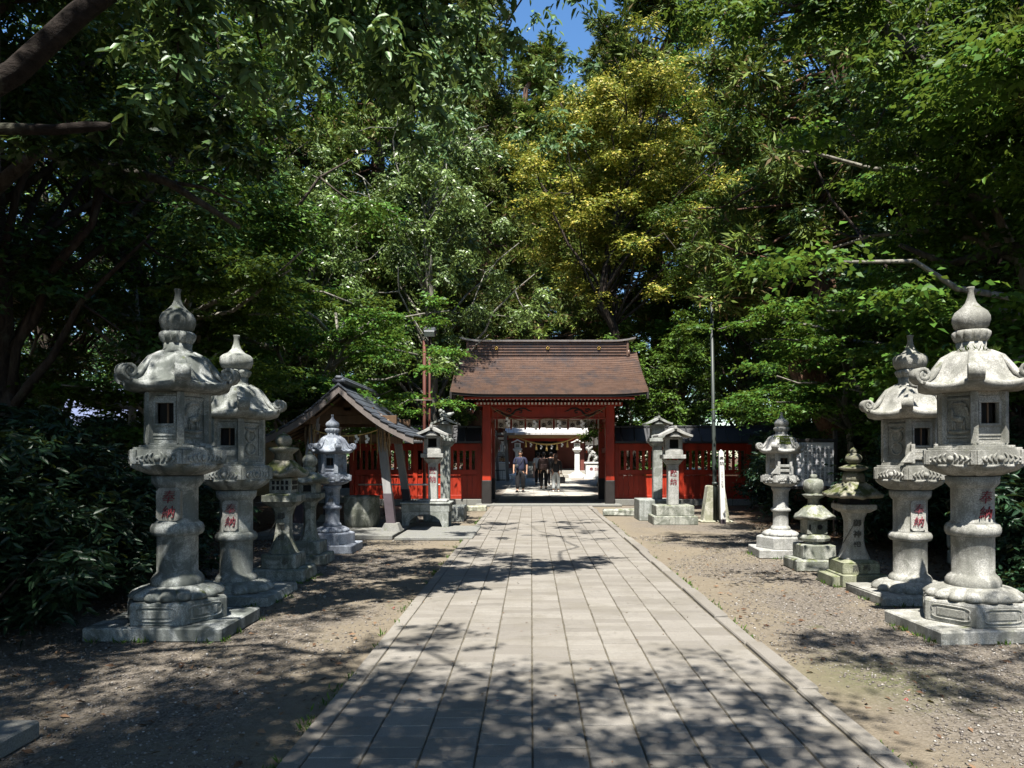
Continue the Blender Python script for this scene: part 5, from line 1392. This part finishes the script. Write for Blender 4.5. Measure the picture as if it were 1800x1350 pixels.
r = thing('house', 'tan-walled house with blue-grey roof beyond the trees on the left', 'house', (-17.0,27.0,0))
b = MB(); b.box((0,2.5,1.35), (13.0,5.0,2.7)); b.build('wall', M['tan_wall'], r)
b = MB()
for sgn in (1, -1): 
    y0 = -.7 if sgn > 0 else 5.7
    b.add([(-7,y0,2.55),(7,y0,2.55),(7,2.5,4.2),(-7,2.5,4.2),(-7,y0,2.42),(7,y0,2.42),(7,2.5,4.05),(-7,2.5,4.05)], [(0,1,2,3),(4,7,6,5),(0,4,5,1),(0,3,7,4),(1,5,6,2)])
b.build('roof', M['blue_roof'], r)
for x in (-4.2, -1.2, 2.2, 4.8):
    b = MB(); b.box((x,-.02,1.5), (1.3,.06,1.1), 0); b.box((x,-.055,1.5), (1.15,.02,.95), 1); b.box((x,-.07,1.5), (.05,.02,.95), 0); b.build('window', [M['wood_brown'], simple('window_glass', (.04,.06,.10), .1)], r)
# ------------------------------------------------------------------ trees
def twig_leaves(rng, cen, rad, flat, twigs, per, L, W, droop=.25, upn=1.0, outn=.55, spread=.85, lightward=0.0):
    """leaf quads on little twigs that radiate from each clump centre"""
    n = len(cen); T = n*twigs
    c = np.repeat(cen, twigs, 0); r = np.repeat(rad, twigs)
    d = nrm(rng.normal(size=(T,3))*np.array([1,1,.75])); d[:,2] = d[:,2]*.8+.1
    st = c + nrm(rng.normal(size=(T,3)))*(rng.random((T,1))**.6)*r[:,None]*.55*np.array([1,1,flat])
    tl = r*(.35+.5*rng.random(T)); d = d*np.array([1,1,flat]); d = nrm(d)
    st = np.repeat(st, per, 0); dd = np.repeat(d, per, 0); tl = np.repeat(tl, per)
    k = np.tile((np.arange(per)+.5)/per, T); m = len(k)
    P = st + dd*(tl*k)[:,None]; P[:,2] -= droop*tl*k**2*.8
    up = np.array([0,0,1.0])
    sd = nrm(np.cross(dd, up)+1e-4); sg = np.tile(np.where(np.arange(per) % 2 == 0, 1.0, -1.0), T)
    D = dd*.55 + sd*(sg*spread)[:,None] + rng.normal(size=(m,3))*.28; D[:,2] -= droop*(.5+.6*rng.random(m))
    rdl = nrm(P - np.repeat(c, per, 0))
    N = up*upn*.75 + rng.normal(size=(m,3))*.5 + rdl*outn + np.array([-.05,-.8,.45])*lightward
    s = .7+.6*rng.random(m)
    return leaf_quads(P, D, N, L*s, W*s)
def spray_leaves(rng, cen, rad, twigs, L, W, hang=.5):
    """conifer sprays: bundles of narrow slivers whose tips turn up or hang"""
    n = len(cen); T = n*twigs
    c = np.repeat(cen, twigs, 0); r = np.repeat(rad, twigs)
    d = nrm(rng.normal(size=(T,3))*np.array([1,1,.5])); d[:,2] -= hang*.6; d = nrm(d)
    st = c + d*(r*(.1+.55*rng.random(T)))[:,None]
    per = 7
    stt = np.repeat(st, per, 0); dd = np.repeat(d, per, 0); cc = np.repeat(c, per, 0); rr = np.repeat(r, per)
    P = stt + rng.normal(size=stt.shape)*(rr*.10)[:,None]
    D = dd + rng.normal(size=dd.shape)*.42; D[:,2] += .35*rng.random(len(D))
    N = rng.normal(size=dd.shape)*.6+np.array([0,0,.6])+nrm(P-cc)*.7
    s = .6+.8*rng.random(len(P))
    return leaf_quads(P, D, N, L*s, W*s)
def limb_path(a, b_, rng, sag=0.0, k=6, wig=.12):
    a = np.array(a, float); b_ = np.array(b_, float); L = np.linalg.norm(b_-a); pts = []
    off = rng.normal(size=3)*wig*L
    for i in range(k+1):
        t = i/k; p = a+(b_-a)*t + off*math.sin(t*PI)*.5; p[2] += sag*L*math.sin(t*PI)
        pts.append(tuple(p + (rng.normal(size=3)*.02*L if 0 < i < k else 0)))
    return pts
def tree_proto(kind, seed):
    rng = np.random.default_rng(seed); wood = MB(); cen = []; rad = []
    if kind in ('oak', 'pale', 'gold', 'dark'):
        cz, rx, rz_, ht = (8.6, 3.6, 4.6, 11.5) if kind != 'gold' else (11.6, 4.0, 3.1, 13.2)
        tr = limb_path((0,0,-.1), (rng.normal()*.6, rng.normal()*.6, ht), rng, 0, 10, .05)
        wood.tube(tr, [.26*(1-.82*i/10)+.06*(i == 0) for i in range(11)], 10)
        nl = 30
        for i in range(nl):
            u = rng.random()*2*PI; v = -.75+1.7*(i+rng.random())/nl; v = min(v, .97)
            q = math.sqrt(max(0, 1-v*v))*(.72+.3*rng.random())
            e = np.array([rx*q*math.cos(u), rx*q*math.sin(u), cz+rz_*v])
            zb = max(2.6, e[2]-1.0-1.3*q*2); k = min(9, int(zb/ht*10)); s_ = tr[k]
            path = limb_path(s_, e, rng, .06, 6, .14)
            r0 = .085*(1-k/14); wood.tube(path, [r0*(1-.78*j/6) for j in range(7)], 6)
            nb = 4 if kind != 'gold' else 5
            for j in range(nb):
                t = .45+.6*rng.random(); p = np.array(path[min(6, int(t*6))]); o = rng.normal(size=3)*np.array([.75,.75,.45]); 
                cc = p+o; cen.append(cc); rad.append((.62+.42*rng.random())*(1.0 if kind != 'gold' else 1.05))
                if j < 2: wood.tube(limb_path(p, cc, rng, 0, 3), [.025,.02,.014,.006], 4)
        for i in range(12 if kind != 'gold' else 44):      # inner fill
            u = rng.random()*2*PI; q = rng.random()**.5*.6; cen.append(np.array([rx*q*math.cos(u), rx*q*math.sin(u), cz-rz_*.5+rz_*1.2*rng.random()])); rad.append(.85)
        cen = np.array(cen); rad = np.array(rad)
        prm = dict(oak=(48,8,.125,.052,.35,.9), pale=(50,8,.14,.050,.75,.8), gold=(66,8,.115,.052,.25,1.0), dark=(48,8,.12,.050,.35,.9))[kind]
        V = twig_leaves(rng, cen, rad, .52 if kind != 'pale' else .68, prm[0], prm[1], prm[2], prm[3], prm[4], prm[5], 1.0 if kind in ('gold','pale') else .6)
        lm = dict(oak='leaf_oak', pale='leaf_pale', gold='leaf_gold', dark='leaf_dark')[kind]; bk = dict(oak='bark_dark', pale='bark_grey', gold='bark_dark', dark='bark_dark')[kind]
    elif kind == 'cedar':
        tr = limb_path((0,0,-.1), (0,0,24), rng, 0, 14, .006)
        wood.tube(tr, [(.46*(1-.93*i/14)+(.16 if i == 0 else 0)) for i in range(15)], 12)
        z = 5.5
        while z < 23.6:
            t = (z-5.5)/18.1; Rr = 2.9*(1-t)**.75+.25
            nb = 4 if t < .8 else 3
            for i in range(nb):
                u = rng.random()*2*PI; rr_ = Rr*(.65+.45*rng.random()); e = np.array([rr_*math.cos(u), rr_*math.sin(u), z+(.4-.9*rng.random())*rr_*.35])
                s_ = (0,0,z+.2); path = limb_path(s_, e, rng, -.05, 4, .08); wood.tube(path, [.05*(1-t*.7)*(1-.7*j/4)+.006 for j in range(5)], 4)
                for j in range(3 if rr_ > 1 else 2):
                    f = .55+.5*rng.random(); cen.append(np.array(s_)*(1-f)+e*f+rng.normal(size=3)*.28); rad.append((.5+.35*rng.random())*(1-.4*t))
            z += .62*(1-.45*t)
        cen = np.array(cen); rad = np.array(rad)
        V = spray_leaves(rng, cen, rad, 30, .24, .055, .55); lm = 'leaf_cedar'; bk = 'bark_cedar'
    elif kind == 'maple':
        for q in range(3):
            u0 = q*2.1+rng.random(); tr = limb_path((0,0,-.1), (.9*math.cos(u0), .9*math.sin(u0), 4.6), rng, 0, 7, .12)
            wood.tube(tr, [.11*(1-.75*i/7) for i in range(8)], 7)
            for i in range(9):
                u = u0+rng.normal()*1.0; rr_ = 1.2+1.9*rng.random(); k = 3+int(rng.random()*4); s_ = tr[k]
                e = np.array([s_[0]+rr_*math.cos(u), s_[1]+rr_*math.sin(u), s_[2]+.2+.7*rng.random()]); path = limb_path(s_, e, rng, .08, 5, .12); wood.tube(path, [.045*(1-.8*j/5)+.004 for j in range(6)], 5)
                for j in range(6): 
                    p = np.array(path[2+int(rng.random()*4)]); cen.append(p+rng.normal(size=3)*np.array([.45,.45,.12])); rad.append(.5+.3*rng.random())
        cen = np.array(cen); rad = np.array(rad)
        V = twig_leaves(rng, cen, rad, .22, 34, 8, .085, .05, .2, 1.3); lm = 'leaf_maple'; bk = 'bark_grey'
    elif kind == 'young':
        tr = limb_path((0,0,-.1), (rng.normal()*.5, rng.normal()*.5, 5.2), rng, 0, 8, .08); wood.tube(tr, [.075*(1-.8*i/8) for i in range(9)], 7)
        for i in range(18):
            u = rng.random()*2*PI; k = 2+int(rng.random()*6); rr_ = (.7+1.2*rng.random())*(1.2-k/11); s_ = tr[k]
            e = np.array([s_[0]+rr_*math.cos(u), s_[1]+rr_*math.sin(u), s_[2]+.3+.7*rng.random()]); path = limb_path(s_, e, rng, 0, 4, .12); wood.tube(path, [.026*(1-.8*j/4)+.003 for j in range(5)], 4)
            for j in range(4): cen.append(np.array(path[1+int(rng.random()*4)])+rng.normal(size=3)*.3); rad.append(.4+.3*rng.random())
        cen = np.array(cen); rad = np.array(rad)
        V = twig_leaves(rng, cen, rad, .55, 26, 7, .12, .055, .35); lm = 'leaf_oak'; bk = 'bark_grey'
    else:                          # shrub
        for i in range(16):
            u = rng.random()*2*PI; rr_ = 1.05*rng.random()**.5; e = np.array([rr_*math.cos(u), rr_*math.sin(u), .45+.95*rng.random()]); wood.tube(limb_path((.1*math.cos(u),.1*math.sin(u),-.05), e, rng, 0, 4, .1), [.02,.017,.013,.009,.004], 4)
            for j in range(4): cen.append(e+rng.normal(size=3)*np.array([.28,.28,.2])); rad.append(.26+.2*rng.random())
            cen.append(np.array([e[0], e[1], e[2]*.45])); rad.append(.4)
        cen = np.array(cen); cen[:,2] = np.maximum(.12, cen[:,2]); rad = np.array(rad)
        SHAPE6[0] = True; V = twig_leaves(rng, cen, rad, .7, 24, 8, .095, .033, .3, .9); SHAPE6[0] = False; lm = 'leaf_bush'; bk = 'bark_dark'
    crown = quad_mesh('crown' if kind != 'shrub' else 'foliage', V, M[lm])
    o = wood.build('trunk' if kind != 'shrub' else 'stems', M[bk]); tm = o.data; bpy.data.objects.remove(o)
    return tm, crown
PROTO = {}
def tree(kind, x, y, sc, rz, label, group, var=0, name='tree', lean=0, sz=None):
    key = (kind, var)
    if key not in PROTO: PROTO[key] = tree_proto(kind, 100+17*var+sum(map(ord, kind)))
    tm, cm = PROTO[key]
    root = thing(name, label, 'shrub' if kind == 'shrub' else 'tree', (x, y, 0), rz, group, sc)
    if sz: root.scale = (sc, sc, sz)
    if lean: root.rotation_euler = (lean*math.sin(rz), lean*math.cos(rz), rz)
    link(tm.name.split('.')[0], tm, root); link(cm.name.split('.')[0], cm, root)
    return root
NM = dict(oak='broadleaf_tree', pale='broadleaf_tree', gold='chinquapin_tree', dark='evergreen_tree', cedar='cedar_tree', maple='maple_tree', young='young_tree', shrub='shrub')
def wood(lst, label, group):
    for (kind, x, y, sc, var) in lst: tree(kind, x, y, sc, (x*12.9+y*7.3) % 6.28, label, group, var, NM[kind])
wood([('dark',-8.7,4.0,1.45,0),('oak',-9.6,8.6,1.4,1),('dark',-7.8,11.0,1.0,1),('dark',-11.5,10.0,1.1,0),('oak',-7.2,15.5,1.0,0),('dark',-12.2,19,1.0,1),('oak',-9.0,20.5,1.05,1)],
     'dark evergreen broadleaf in the shaded wood left of the path', 'shaded evergreens left of the path')
wood([('dark',-15,4,1.1,1),('oak',-21,12,1.1,0),('dark',-10.2,25.5,1.1,0),('oak',-27,19,1.2,1),('dark',-17,33,1.3,1),('oak',-9,36,1.35,0),('dark',-25,10,1.2,0),('oak',-26,28,1.3,1),('dark',-13.5,42,1.3,0),('oak',-20,45,1.4,1)],
     'broadleaf tree deep in the wood on the left', 'deep trees of the left wood')
wood([('oak',-4.2,-2.2,.95,0),('dark',-8.5,-1.5,1.0,1),('dark',-3.0,-7,1.0,0),('oak',2.5,-6.2,.9,1)], 'broadleaf tree behind the viewer shading the near paving', 'trees shading the near ground')
wood([('dark',9.4,3.6,1.4,1),('oak',10.4,9.0,1.35,0),('dark',8.2,13.0,.95,0),('oak',10.5,16.5,1.1,1),('dark',11.6,21.0,1.2,1)],
     'dark evergreen broadleaf in the shaded wood right of the path', 'shaded evergreens right of the path')
wood([('dark',14,11,1.2,0),('oak',15,20,1.2,1),('dark',12,27,1.2,1),('oak',18,30,1.3,0),('dark',22,15,1.3,1),('dark',10.5,34,1.2,0),('oak',15,42,1.4,1),('dark',24,36,1.4,0),('oak',16,3,1.1,0)],
     'broadleaf tree deep in the wood on the right', 'deep trees of the right wood')
tree('pale', -3.2, 24.2, .98, 1.1, 'pale sunlit evergreen oak drooping beside the left fence behind the rusty pole', None, 0, 'evergreen_oak')
tree('pale', -6.9, 21.6, .80, 3.9, 'grey-green evergreen oak between the shelter and the bright oak', None, 0, 'evergreen_oak')
tree('maple', -5.3, 17.6, 1.05, .6, 'green layered maple spreading behind the shelter roof', None, 0, 'maple_tree')
tree('maple', -6.3, 13.0, 1.0, 2.6, 'shaded layered maple left of the shelter', None, 0, 'maple_tree')
tree('cedar', -4.2, 29.5, 1.0, .3, 'tall sunlit cedar high above the left fence', None, 0, 'cedar_tree')
tree('cedar', -8.6, 26.0, 1.05, 1.7, 'tall cedar with dark underside left of the sunlit cedar', None, 0, 'cedar_tree')
tree('cedar', -2.4, 34.0, 1.05, 2.9, 'slender cedar in the courtyard left of the gate roof', None, 0, 'cedar_tree')
tree('cedar', -5.45, 25.6, .95, 4.4, 'thick-trunked old cedar behind the shelter', None, 1, 'cedar_tree', sz=1.05)
tree('cedar', 3.2, 66, 2.2, 3.6, 'broad cedar beyond the hall, right of and lower than the tallest one', None, 1, 'cedar_tree', sz=1.34)
tree('cedar', .7, 62, 2.3, 5.2, 'tallest cedar beyond the hall roof against the blue sky', None, 0, 'cedar_tree', sz=1.53)
tree('cedar', -3.65, 43.0, 1.65, 2.2, 'broad sunlit cedar in the courtyard just left of the sky gap', None, 1, 'cedar_tree', sz=1.08)
tree('cedar', -2.6, 62, 1.22, .9, 'dark cedar beyond the hall, left of the tallest one', None, 1, 'cedar_tree')
tree('cedar', 3.4, 72, .72, .9, 'short cedar beyond the hall just above the gate ridge', None, 1, 'cedar_tree')
tree('gold', 4.0, 28.5, 1.13, .4, 'golden-green flowering chinquapin high right of the gate', None, 0, 'chinquapin_tree')
tree('cedar', 5.9, 35.0, 1.35, 3.1, 'dark tall cedar rising behind the golden tree', None, 1, 'cedar_tree', sz=1.3)
tree('oak', 8.6, 30.0, 1.3, 2.4, 'tall green oak rising right behind the golden chinquapin', None, 0, 'broadleaf_tree', sz=1.4)
tree('cedar', 3.95, 38.0, 1.0, 1.4, 'dark cedar in the courtyard behind the right gate post', None, 1, 'cedar_tree')
tree('oak', 7.0, 25.2, .84, 3.3, 'broad green oak behind the right fence and flagpole', None, 0, 'broadleaf_tree')
tree('young', 3.75, 25.6, .95, 1.0, 'bright young tree just right of the gate roof', None, 0, 'young_tree')
tree('young', 5.2, 24.6, .95, 4.0, 'forked young tree behind the right fence beside the tall house-roofed lantern', None, 1, 'young_tree')
tree('cedar', 6.6, 17.6, .92, 2.0, 'reddish-trunked cedar in the dark wood behind the right lanterns', None, 1, 'cedar_tree')
tree('maple', 6.9, 15.2, .95, 5.0, 'layered maple before the dark wood right of the flagpole', None, 0, 'maple_tree')
tree('maple', 6.9, 9.2, 1.15, 3.4, 'lit maple leaning in above the tallest right lantern', None, 0, 'maple_tree', sz=1.25)
wood([('young',-4.9,24.6,.9,1),('young',-8.2,18.2,1.0,0),('young',-2.9,27.5,.8,0),('young',-10,14.5,1.0,1),('young',-7.4,24.8,1.0,1)], 'slim young tree among the trunks on the left', 'young trees left')
wood([('young',7.9,22.6,1.0,0),('young',9.2,20.5,1.1,1),('young',7.6,14.6,.9,0),('young',9.4,11.5,1.0,1),('young',10.6,25.0,1.2,0)], 'slim young tree in the shade on the right', 'young trees right')
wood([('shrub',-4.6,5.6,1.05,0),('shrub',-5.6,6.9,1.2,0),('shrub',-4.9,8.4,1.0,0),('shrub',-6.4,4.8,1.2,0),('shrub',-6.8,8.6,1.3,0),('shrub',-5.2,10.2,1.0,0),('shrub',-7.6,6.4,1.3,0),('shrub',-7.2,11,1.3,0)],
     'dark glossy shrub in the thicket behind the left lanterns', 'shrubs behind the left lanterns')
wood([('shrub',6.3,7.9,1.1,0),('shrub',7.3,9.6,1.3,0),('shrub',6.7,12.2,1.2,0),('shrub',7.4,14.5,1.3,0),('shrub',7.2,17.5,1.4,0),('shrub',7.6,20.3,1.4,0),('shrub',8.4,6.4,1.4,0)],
     'dark shrub at the foot of the right wood', 'shrubs behind the right lanterns')
# hand-placed cherry whose limbs reach in at the upper left
def cherry():
    rng = np.random.default_rng(77)
    root = thing('cherry_tree', 'cherry tree reaching thick bare limbs and leafy twigs in at the upper left', 'tree', (-4.45, 4.2, 0))
    O = Vector((-4.45, 4.2, 0)); b = MB()
    trunk = [(0,0,-.1),(.02,.05,.8),(-.05,.1,1.9),(.1,.15,2.9)]; b.tube(trunk, [.30,.24,.22,.20], 12)
    def P(*p): return tuple(Vector(p)-O)
    b.tube([(.1,.15,2.85),(.35,.25,3.3),P(-3.55,4.6,3.70),P(-3.25,4.65,3.92),P(-2.95,4.8,4.37),P(-2.6,5.0,4.85),P(-1.9,5.3,5.6),P(-1.1,5.7,6.3),P(-.1,6.3,7.0)], [.16,.11,.080,.074,.070,.066,.058,.045,.025], 12)
    b.tube([(.1,.15,2.8),P(-4.0,4.5,3.4),P(-3.4,4.6,3.54),P(-3.0,4.65,3.56),P(-2.80,4.68,3.59),P(-2.70,4.7,3.60),P(-2.67,4.7,3.615)], [.10,.055,.036,.033,.031,.022,.008], 10)
    b.tube([(.05,.1,2.6),(-.6,.6,4.2),(-1.2,1.2,6.0),(-1.6,1.5,8.0)], [.18,.14,.10,.05], 10)
    b.tube([(.1,.15,2.9),(-.1,-.6,4.2),(.4,-1.6,5.8),(.9,-2.4,7.2)], [.17,.13,.10,.05], 10)
    limbs = [P(-1.9,5.3,5.6), P(-1.1,5.7,6.3), P(-2.4,5.1,5.1), P(-.3,6.2,6.9), P(-1.5,5.5,6.0)]
    cen = []; rad = []
    # hanging and spreading twigs: (from limb, tip)
    tips = [((-2.4,5.1,5.1),(-2.50,5.2,4.05)), ((-1.9,5.3,5.6),(-2.15,5.9,4.75)), ((-1.9,5.3,5.6),(-1.2,6.3,4.95)), ((-1.1,5.7,6.3),(-1.45,7.1,5.1)), ((-1.1,5.7,6.3),(-.85,6.8,5.25)),
            ((-1.1,5.7,6.3),(-1.9,7.2,5.6)), ((-.3,6.2,6.9),(.15,7.2,6.2)), ((-.3,6.2,6.9),(-.6,7.9,5.75)), ((-1.9,5.3,5.6),(-2.9,6.3,5.4)), ((-2.4,5.1,5.1),(-3.1,6.0,4.9)), ((-1.5,5.5,6.0),(-1.9,6.4,5.0)), ((-1.1,5.7,6.3),(-1.1,7.0,4.75)),((-.3,6.2,6.9),(.6,7.6,6.6)),((-1.5,5.5,6.0),(-1.6,6.6,5.35)),((-2.4,5.1,5.1),(-2.62,5.5,4.5)),((-1.1,5.7,6.3),(-.3,6.9,5.6))]
    for i, (a, c) in enumerate(tips):
        a, c = P(*a), P(*c); pth = limb_path(a, c, rng, .08, 7, .12); b.tube(pth, [.018*(1-.8*j/7)+.003 for j in range(8)], 5)
        for j in range(2, 8):
            for q in range(2 if i else 1): cen.append(np.array(pth[j])+rng.normal(size=3)*(.16 if i else .05)); rad.append(.20+.12*rng.random() if i else .13)
    for s_, n_ in (((-1.6,1.5,8.0), 40), ((-1.2,1.2,6.2), 20), ((.9,-2.4,7.2), 36), ((.4,-1.6,6.0), 16), ((1.2,.9,6.3), 12), ((-2.0,1.0,7.5), 30)):
        for k in range(n_): cen.append(np.array(s_)+rng.normal(size=3)*np.array([.9,.9,.6])); rad.append(.5)
    for k in range(64): cen.append(np.array(P(-5.6+4.6*rng.random(), -1.2+4.6*rng.random(), 6.4+2.6*rng.random()))); rad.append(.5)
    for k in range(56): y_ = 6.4+2.6*rng.random(); cen.append(np.array(P(-2.9+2.4*rng.random(), y_, 1.7+.46*y_+1.6*rng.random()))); rad.append(.24+.2*rng.random())
    for k in range(215): cen.append(np.array(P(-2.4+3.7*rng.random()**1.2, -1.4+3.0*rng.random(), 6.4+1.4*rng.random()))); rad.append(.68)
    b.tube(limb_path((.4,-1.6,5.8),P(.2,-.6,7.4),rng,.1,8,.35), [.04*(1-.85*j/8)+.004 for j in range(9)], 6)
    b.tube(limb_path(P(-.1,6.3,7.0),P(.1,9.2,7.7),rng,.03,5,.04)+limb_path(P(.1,9.2,7.7),P(-.6,12.6,7.6),rng,.03,6,.04)[1:], [.02*(1-.8*j/11)+.003 for j in range(12)], 6)
    for k in range(34): y_ = 9.5+4.3*rng.random(); cen.append(np.array(P(-2.0+3.0*rng.random(), y_, 6.9+.9*rng.random()))); rad.append(.26+.16*rng.random())
    b.build('trunk', M['bark_cherry'], root, jit=.0045)
    cen = np.array(cen); rad = np.array(rad)
    SHAPE6[0] = True; V = twig_leaves(rng, cen, rad, .75, 9, 6, .098, .050, .65, .6, .4, .85, 1.0); SHAPE6[0] = False
    link('crown', quad_mesh('crown', V, M['leaf_cherry']), root)
cherry()
def side_oak():
    rng = np.random.default_rng(78)
    root = thing('leaning_oak', 'oak with a long grey limb slanting in at the upper right', 'tree', (6.6, 8.6, 0))
    O = Vector((6.6, 8.6, 0)); b = MB()
    def P(*p): return tuple(Vector(p)-O)
    b.tube([(0,0,-.1),(.05,0,1.5),(-.05,.05,3.2),P(6.35,8.7,4.6),P(6.1,8.8,6.0),P(5.8,8.8,8.0)], [.30,.23,.20,.18,.15,.08], 12)
    b.tube([P(6.4,8.7,4.4),P(5.85,8.9,5.35),P(5.2,9.0,6.1),P(4.6,9.0,6.45),P(4.0,9.0,6.95),P(3.3,9.2,7.6)], [.14,.10,.085,.075,.06,.03], 10)
    b.tube([P(6.4,8.7,3.9),P(6.0,9.2,4.1),P(5.4,9.6,4.0),P(4.9,9.9,4.35)], [.09,.07,.05,.03], 8)
    cen = []; rad = []
    ends = [(3.9,8.0,6.4),(4.5,8.3,5.7),(5.0,8.2,5.0),(5.5,8.0,4.4),(6.0,8.0,3.9),(5.9,8.4,5.4),(4.3,9.4,5.5),(5.1,9.6,4.6),(3.4,9.2,6.9),(6.4,8.1,4.9),(6.6,8.0,3.3),(5.9,8.3,3.35),(5.0,10,5.6),(5.4,8.5,6.6),(4.4,9.0,7.3),(6.3,8.5,6.6),(5.7,9.0,8.0),(2.5,9.3,7.2),(1.9,9.7,7.35),(2.9,9.0,7.6),(2.2,10.4,7.9)]
    base = [(6.35,8.7,4.4),(5.85,8.9,5.35),(5.2,9.0,6.1),(4.6,9.0,6.45),(4.0,9.0,6.95)]
    for e in ends:
        s_ = min(base, key=lambda q: sum((q[i]-e[i])**2 for i in range(3))); pth = limb_path(P(*s_), P(*e), rng, .1, 6, .14); b.tube(pth, [.025*(1-.8*j/6)+.003 for j in range(7)], 5)
        for j in range(2, 7):
            for q in range(3): cen.append(np.array(pth[j])+rng.normal(size=3)*.24); rad.append(.26+.2*rng.random())
    b.tube(limb_path((-.05,.05,3.2),P(5.0,2.6,7.0),rng,.05,8,.06)+limb_path(P(5.0,2.6,7.0),P(2.2,1.6,7.2),rng,.05,5,.1)[1:], [.07*(1-.9*j/13)+.005 for j in range(14)], 7)
    for k in range(48): cen.append(np.array(P(1.6+3.2*rng.random(), .8+1.9*rng.random(), 6.3+1.4*rng.random()))); rad.append(.40)
    b.build('trunk', M['bark_old'], root, jit=.004)
    SHAPE6[0] = True; V = twig_leaves(rng, np.array(cen), np.array(rad), .6, 9, 7, .088, .042, .45, .8, .5, .85, .5); SHAPE6[0] = False
    link('crown', quad_mesh('crown', V, M['leaf_maple']), root)
side_oak()
def old_tree():
    rng = np.random.default_rng(80)
    root = thing('old_tree', 'gaunt old tree with a long bare descending limb behind the left lanterns', 'tree', (-6.3, 8.3, 0))
    O = Vector((-6.3, 8.3, 0)); b = MB()
    def P(*p): return tuple(Vector(p)-O)
    b.tube([(0,0,-.1),(.1,0,1.6),(-.05,.1,3.2),(.2,0,4.6),(.3,-.1,6.6),(.2,0,8.5)], [.20,.16,.14,.12,.09,.04], 10)
    b.tube([(.15,0,4.4),P(-5.4,8.1,4.85),P(-4.6,8.1,4.68),P(-3.95,8.0,4.48),P(-3.5,7.95,4.2),P(-3.12,7.9,3.95)], [.085,.065,.055,.045,.036,.02], 8)
    b.tube([P(-3.95,8.0,4.48),P(-3.6,8.1,4.45),P(-3.2,8.2,4.3)], [.025,.018,.008], 6)
    b.build('trunk', M['bark_old'], root)
    cen = []; rad = []
    for k in range(60): cen.append(np.array((.25,0,7.3))+rng.normal(size=3)*np.array([1.3,1.2,.9])); rad.append(.55)
    for k in range(26): cen.append(np.array(P(-5.2+2.3*rng.random(),8.0+.5*rng.normal(),4.4+.9*rng.random()))); rad.append(.3)
    V = twig_leaves(rng, np.array(cen), np.array(rad), .6, 22, 7, .11, .05, .4, .9)
    link('crown', quad_mesh('crown', V, M['leaf_dark']), root)
old_tree()
tree('oak', 8.0, 19.8, .88, 2.2, 'green oak before the right fence shading the gate roof corner', None, 1, 'broadleaf_tree')
wood([('oak',-6.0,38.5,1.0,1),('oak',8.0,40,1.0,0),('young',5.6,31.5,1.2,0),('young',-4.6,36,1.3,0),('oak',-8.5,52,1.3,0),('oak',10.5,52,1.3,1)], 'green tree standing in the courtyard beyond the red fences', 'courtyard trees')
def near_cedar():
    rng = np.random.default_rng(81)
    root = thing('cedar_tree', 'cedar holding pale drooping sprays in at the top right corner', 'tree', (6.9, 5.4, 0))
    O = Vector((6.9, 5.4, 0)); b = MB()
    def P(*p): return tuple(Vector(p)-O)
    b.tube([(0,0,-.1),(0,0,3),(.05,0,7),(0,.1,12)], [.34,.27,.2,.08], 12)
    cen = []; rad = []
    for e in ((4.75,6.9,5.55),(5.1,7.3,5.0),(4.6,6.6,6.2),(5.3,6.6,4.9),(5.0,7.6,6.1)):
        pth = limb_path((.02,0,5.6), P(*e), rng, .12, 6, .06); b.tube(pth, [.045*(1-.85*j/6)+.004 for j in range(7)], 6)
        for j in (4,5,6):
            for q in range(2): cen.append(np.array(pth[j])+rng.normal(size=3)*.14); rad.append(.28)
    for k in range(60):
        u = rng.random()*6.28; z = 6.5+5.2*rng.random(); r_ = 1.5*(1-(z-6.5)/7); cen.append(np.array((r_*math.cos(u), r_*math.sin(u), z))); rad.append(.5)
    b.build('trunk', M['bark_cedar'], root)
    link('crown', quad_mesh('crown', spray_leaves(rng, np.array(cen), np.array(rad), 42, .13, .022, .7), M['leaf_cedar']), root)
near_cedar()
# far wood that reads as one mass
def far_wood():
    rng = np.random.default_rng(91); cen = []
    for side in (-1, 1):
        n = 420; y = 8+80*rng.random(n); x = side*(30+22*rng.random(n)); z = 1+13*rng.random(n)**.8; cen.append(np.stack([x,y,z],-1))
    n = 420; x = -48+96*rng.random(n); y = 84+16*rng.random(n); z = .5+11*rng.random(n); cen.append(np.stack([x,y,z],-1))
    c = np.concatenate(cen); V = twig_leaves(rng, c, 2.2+1.2*rng.random(len(c)), .8, 16, 6, .62, .34, .3)
    tag(link('distant_wood', quad_mesh('distant_wood', V, M['leaf_dark'])), kind='stuff')
far_wood()
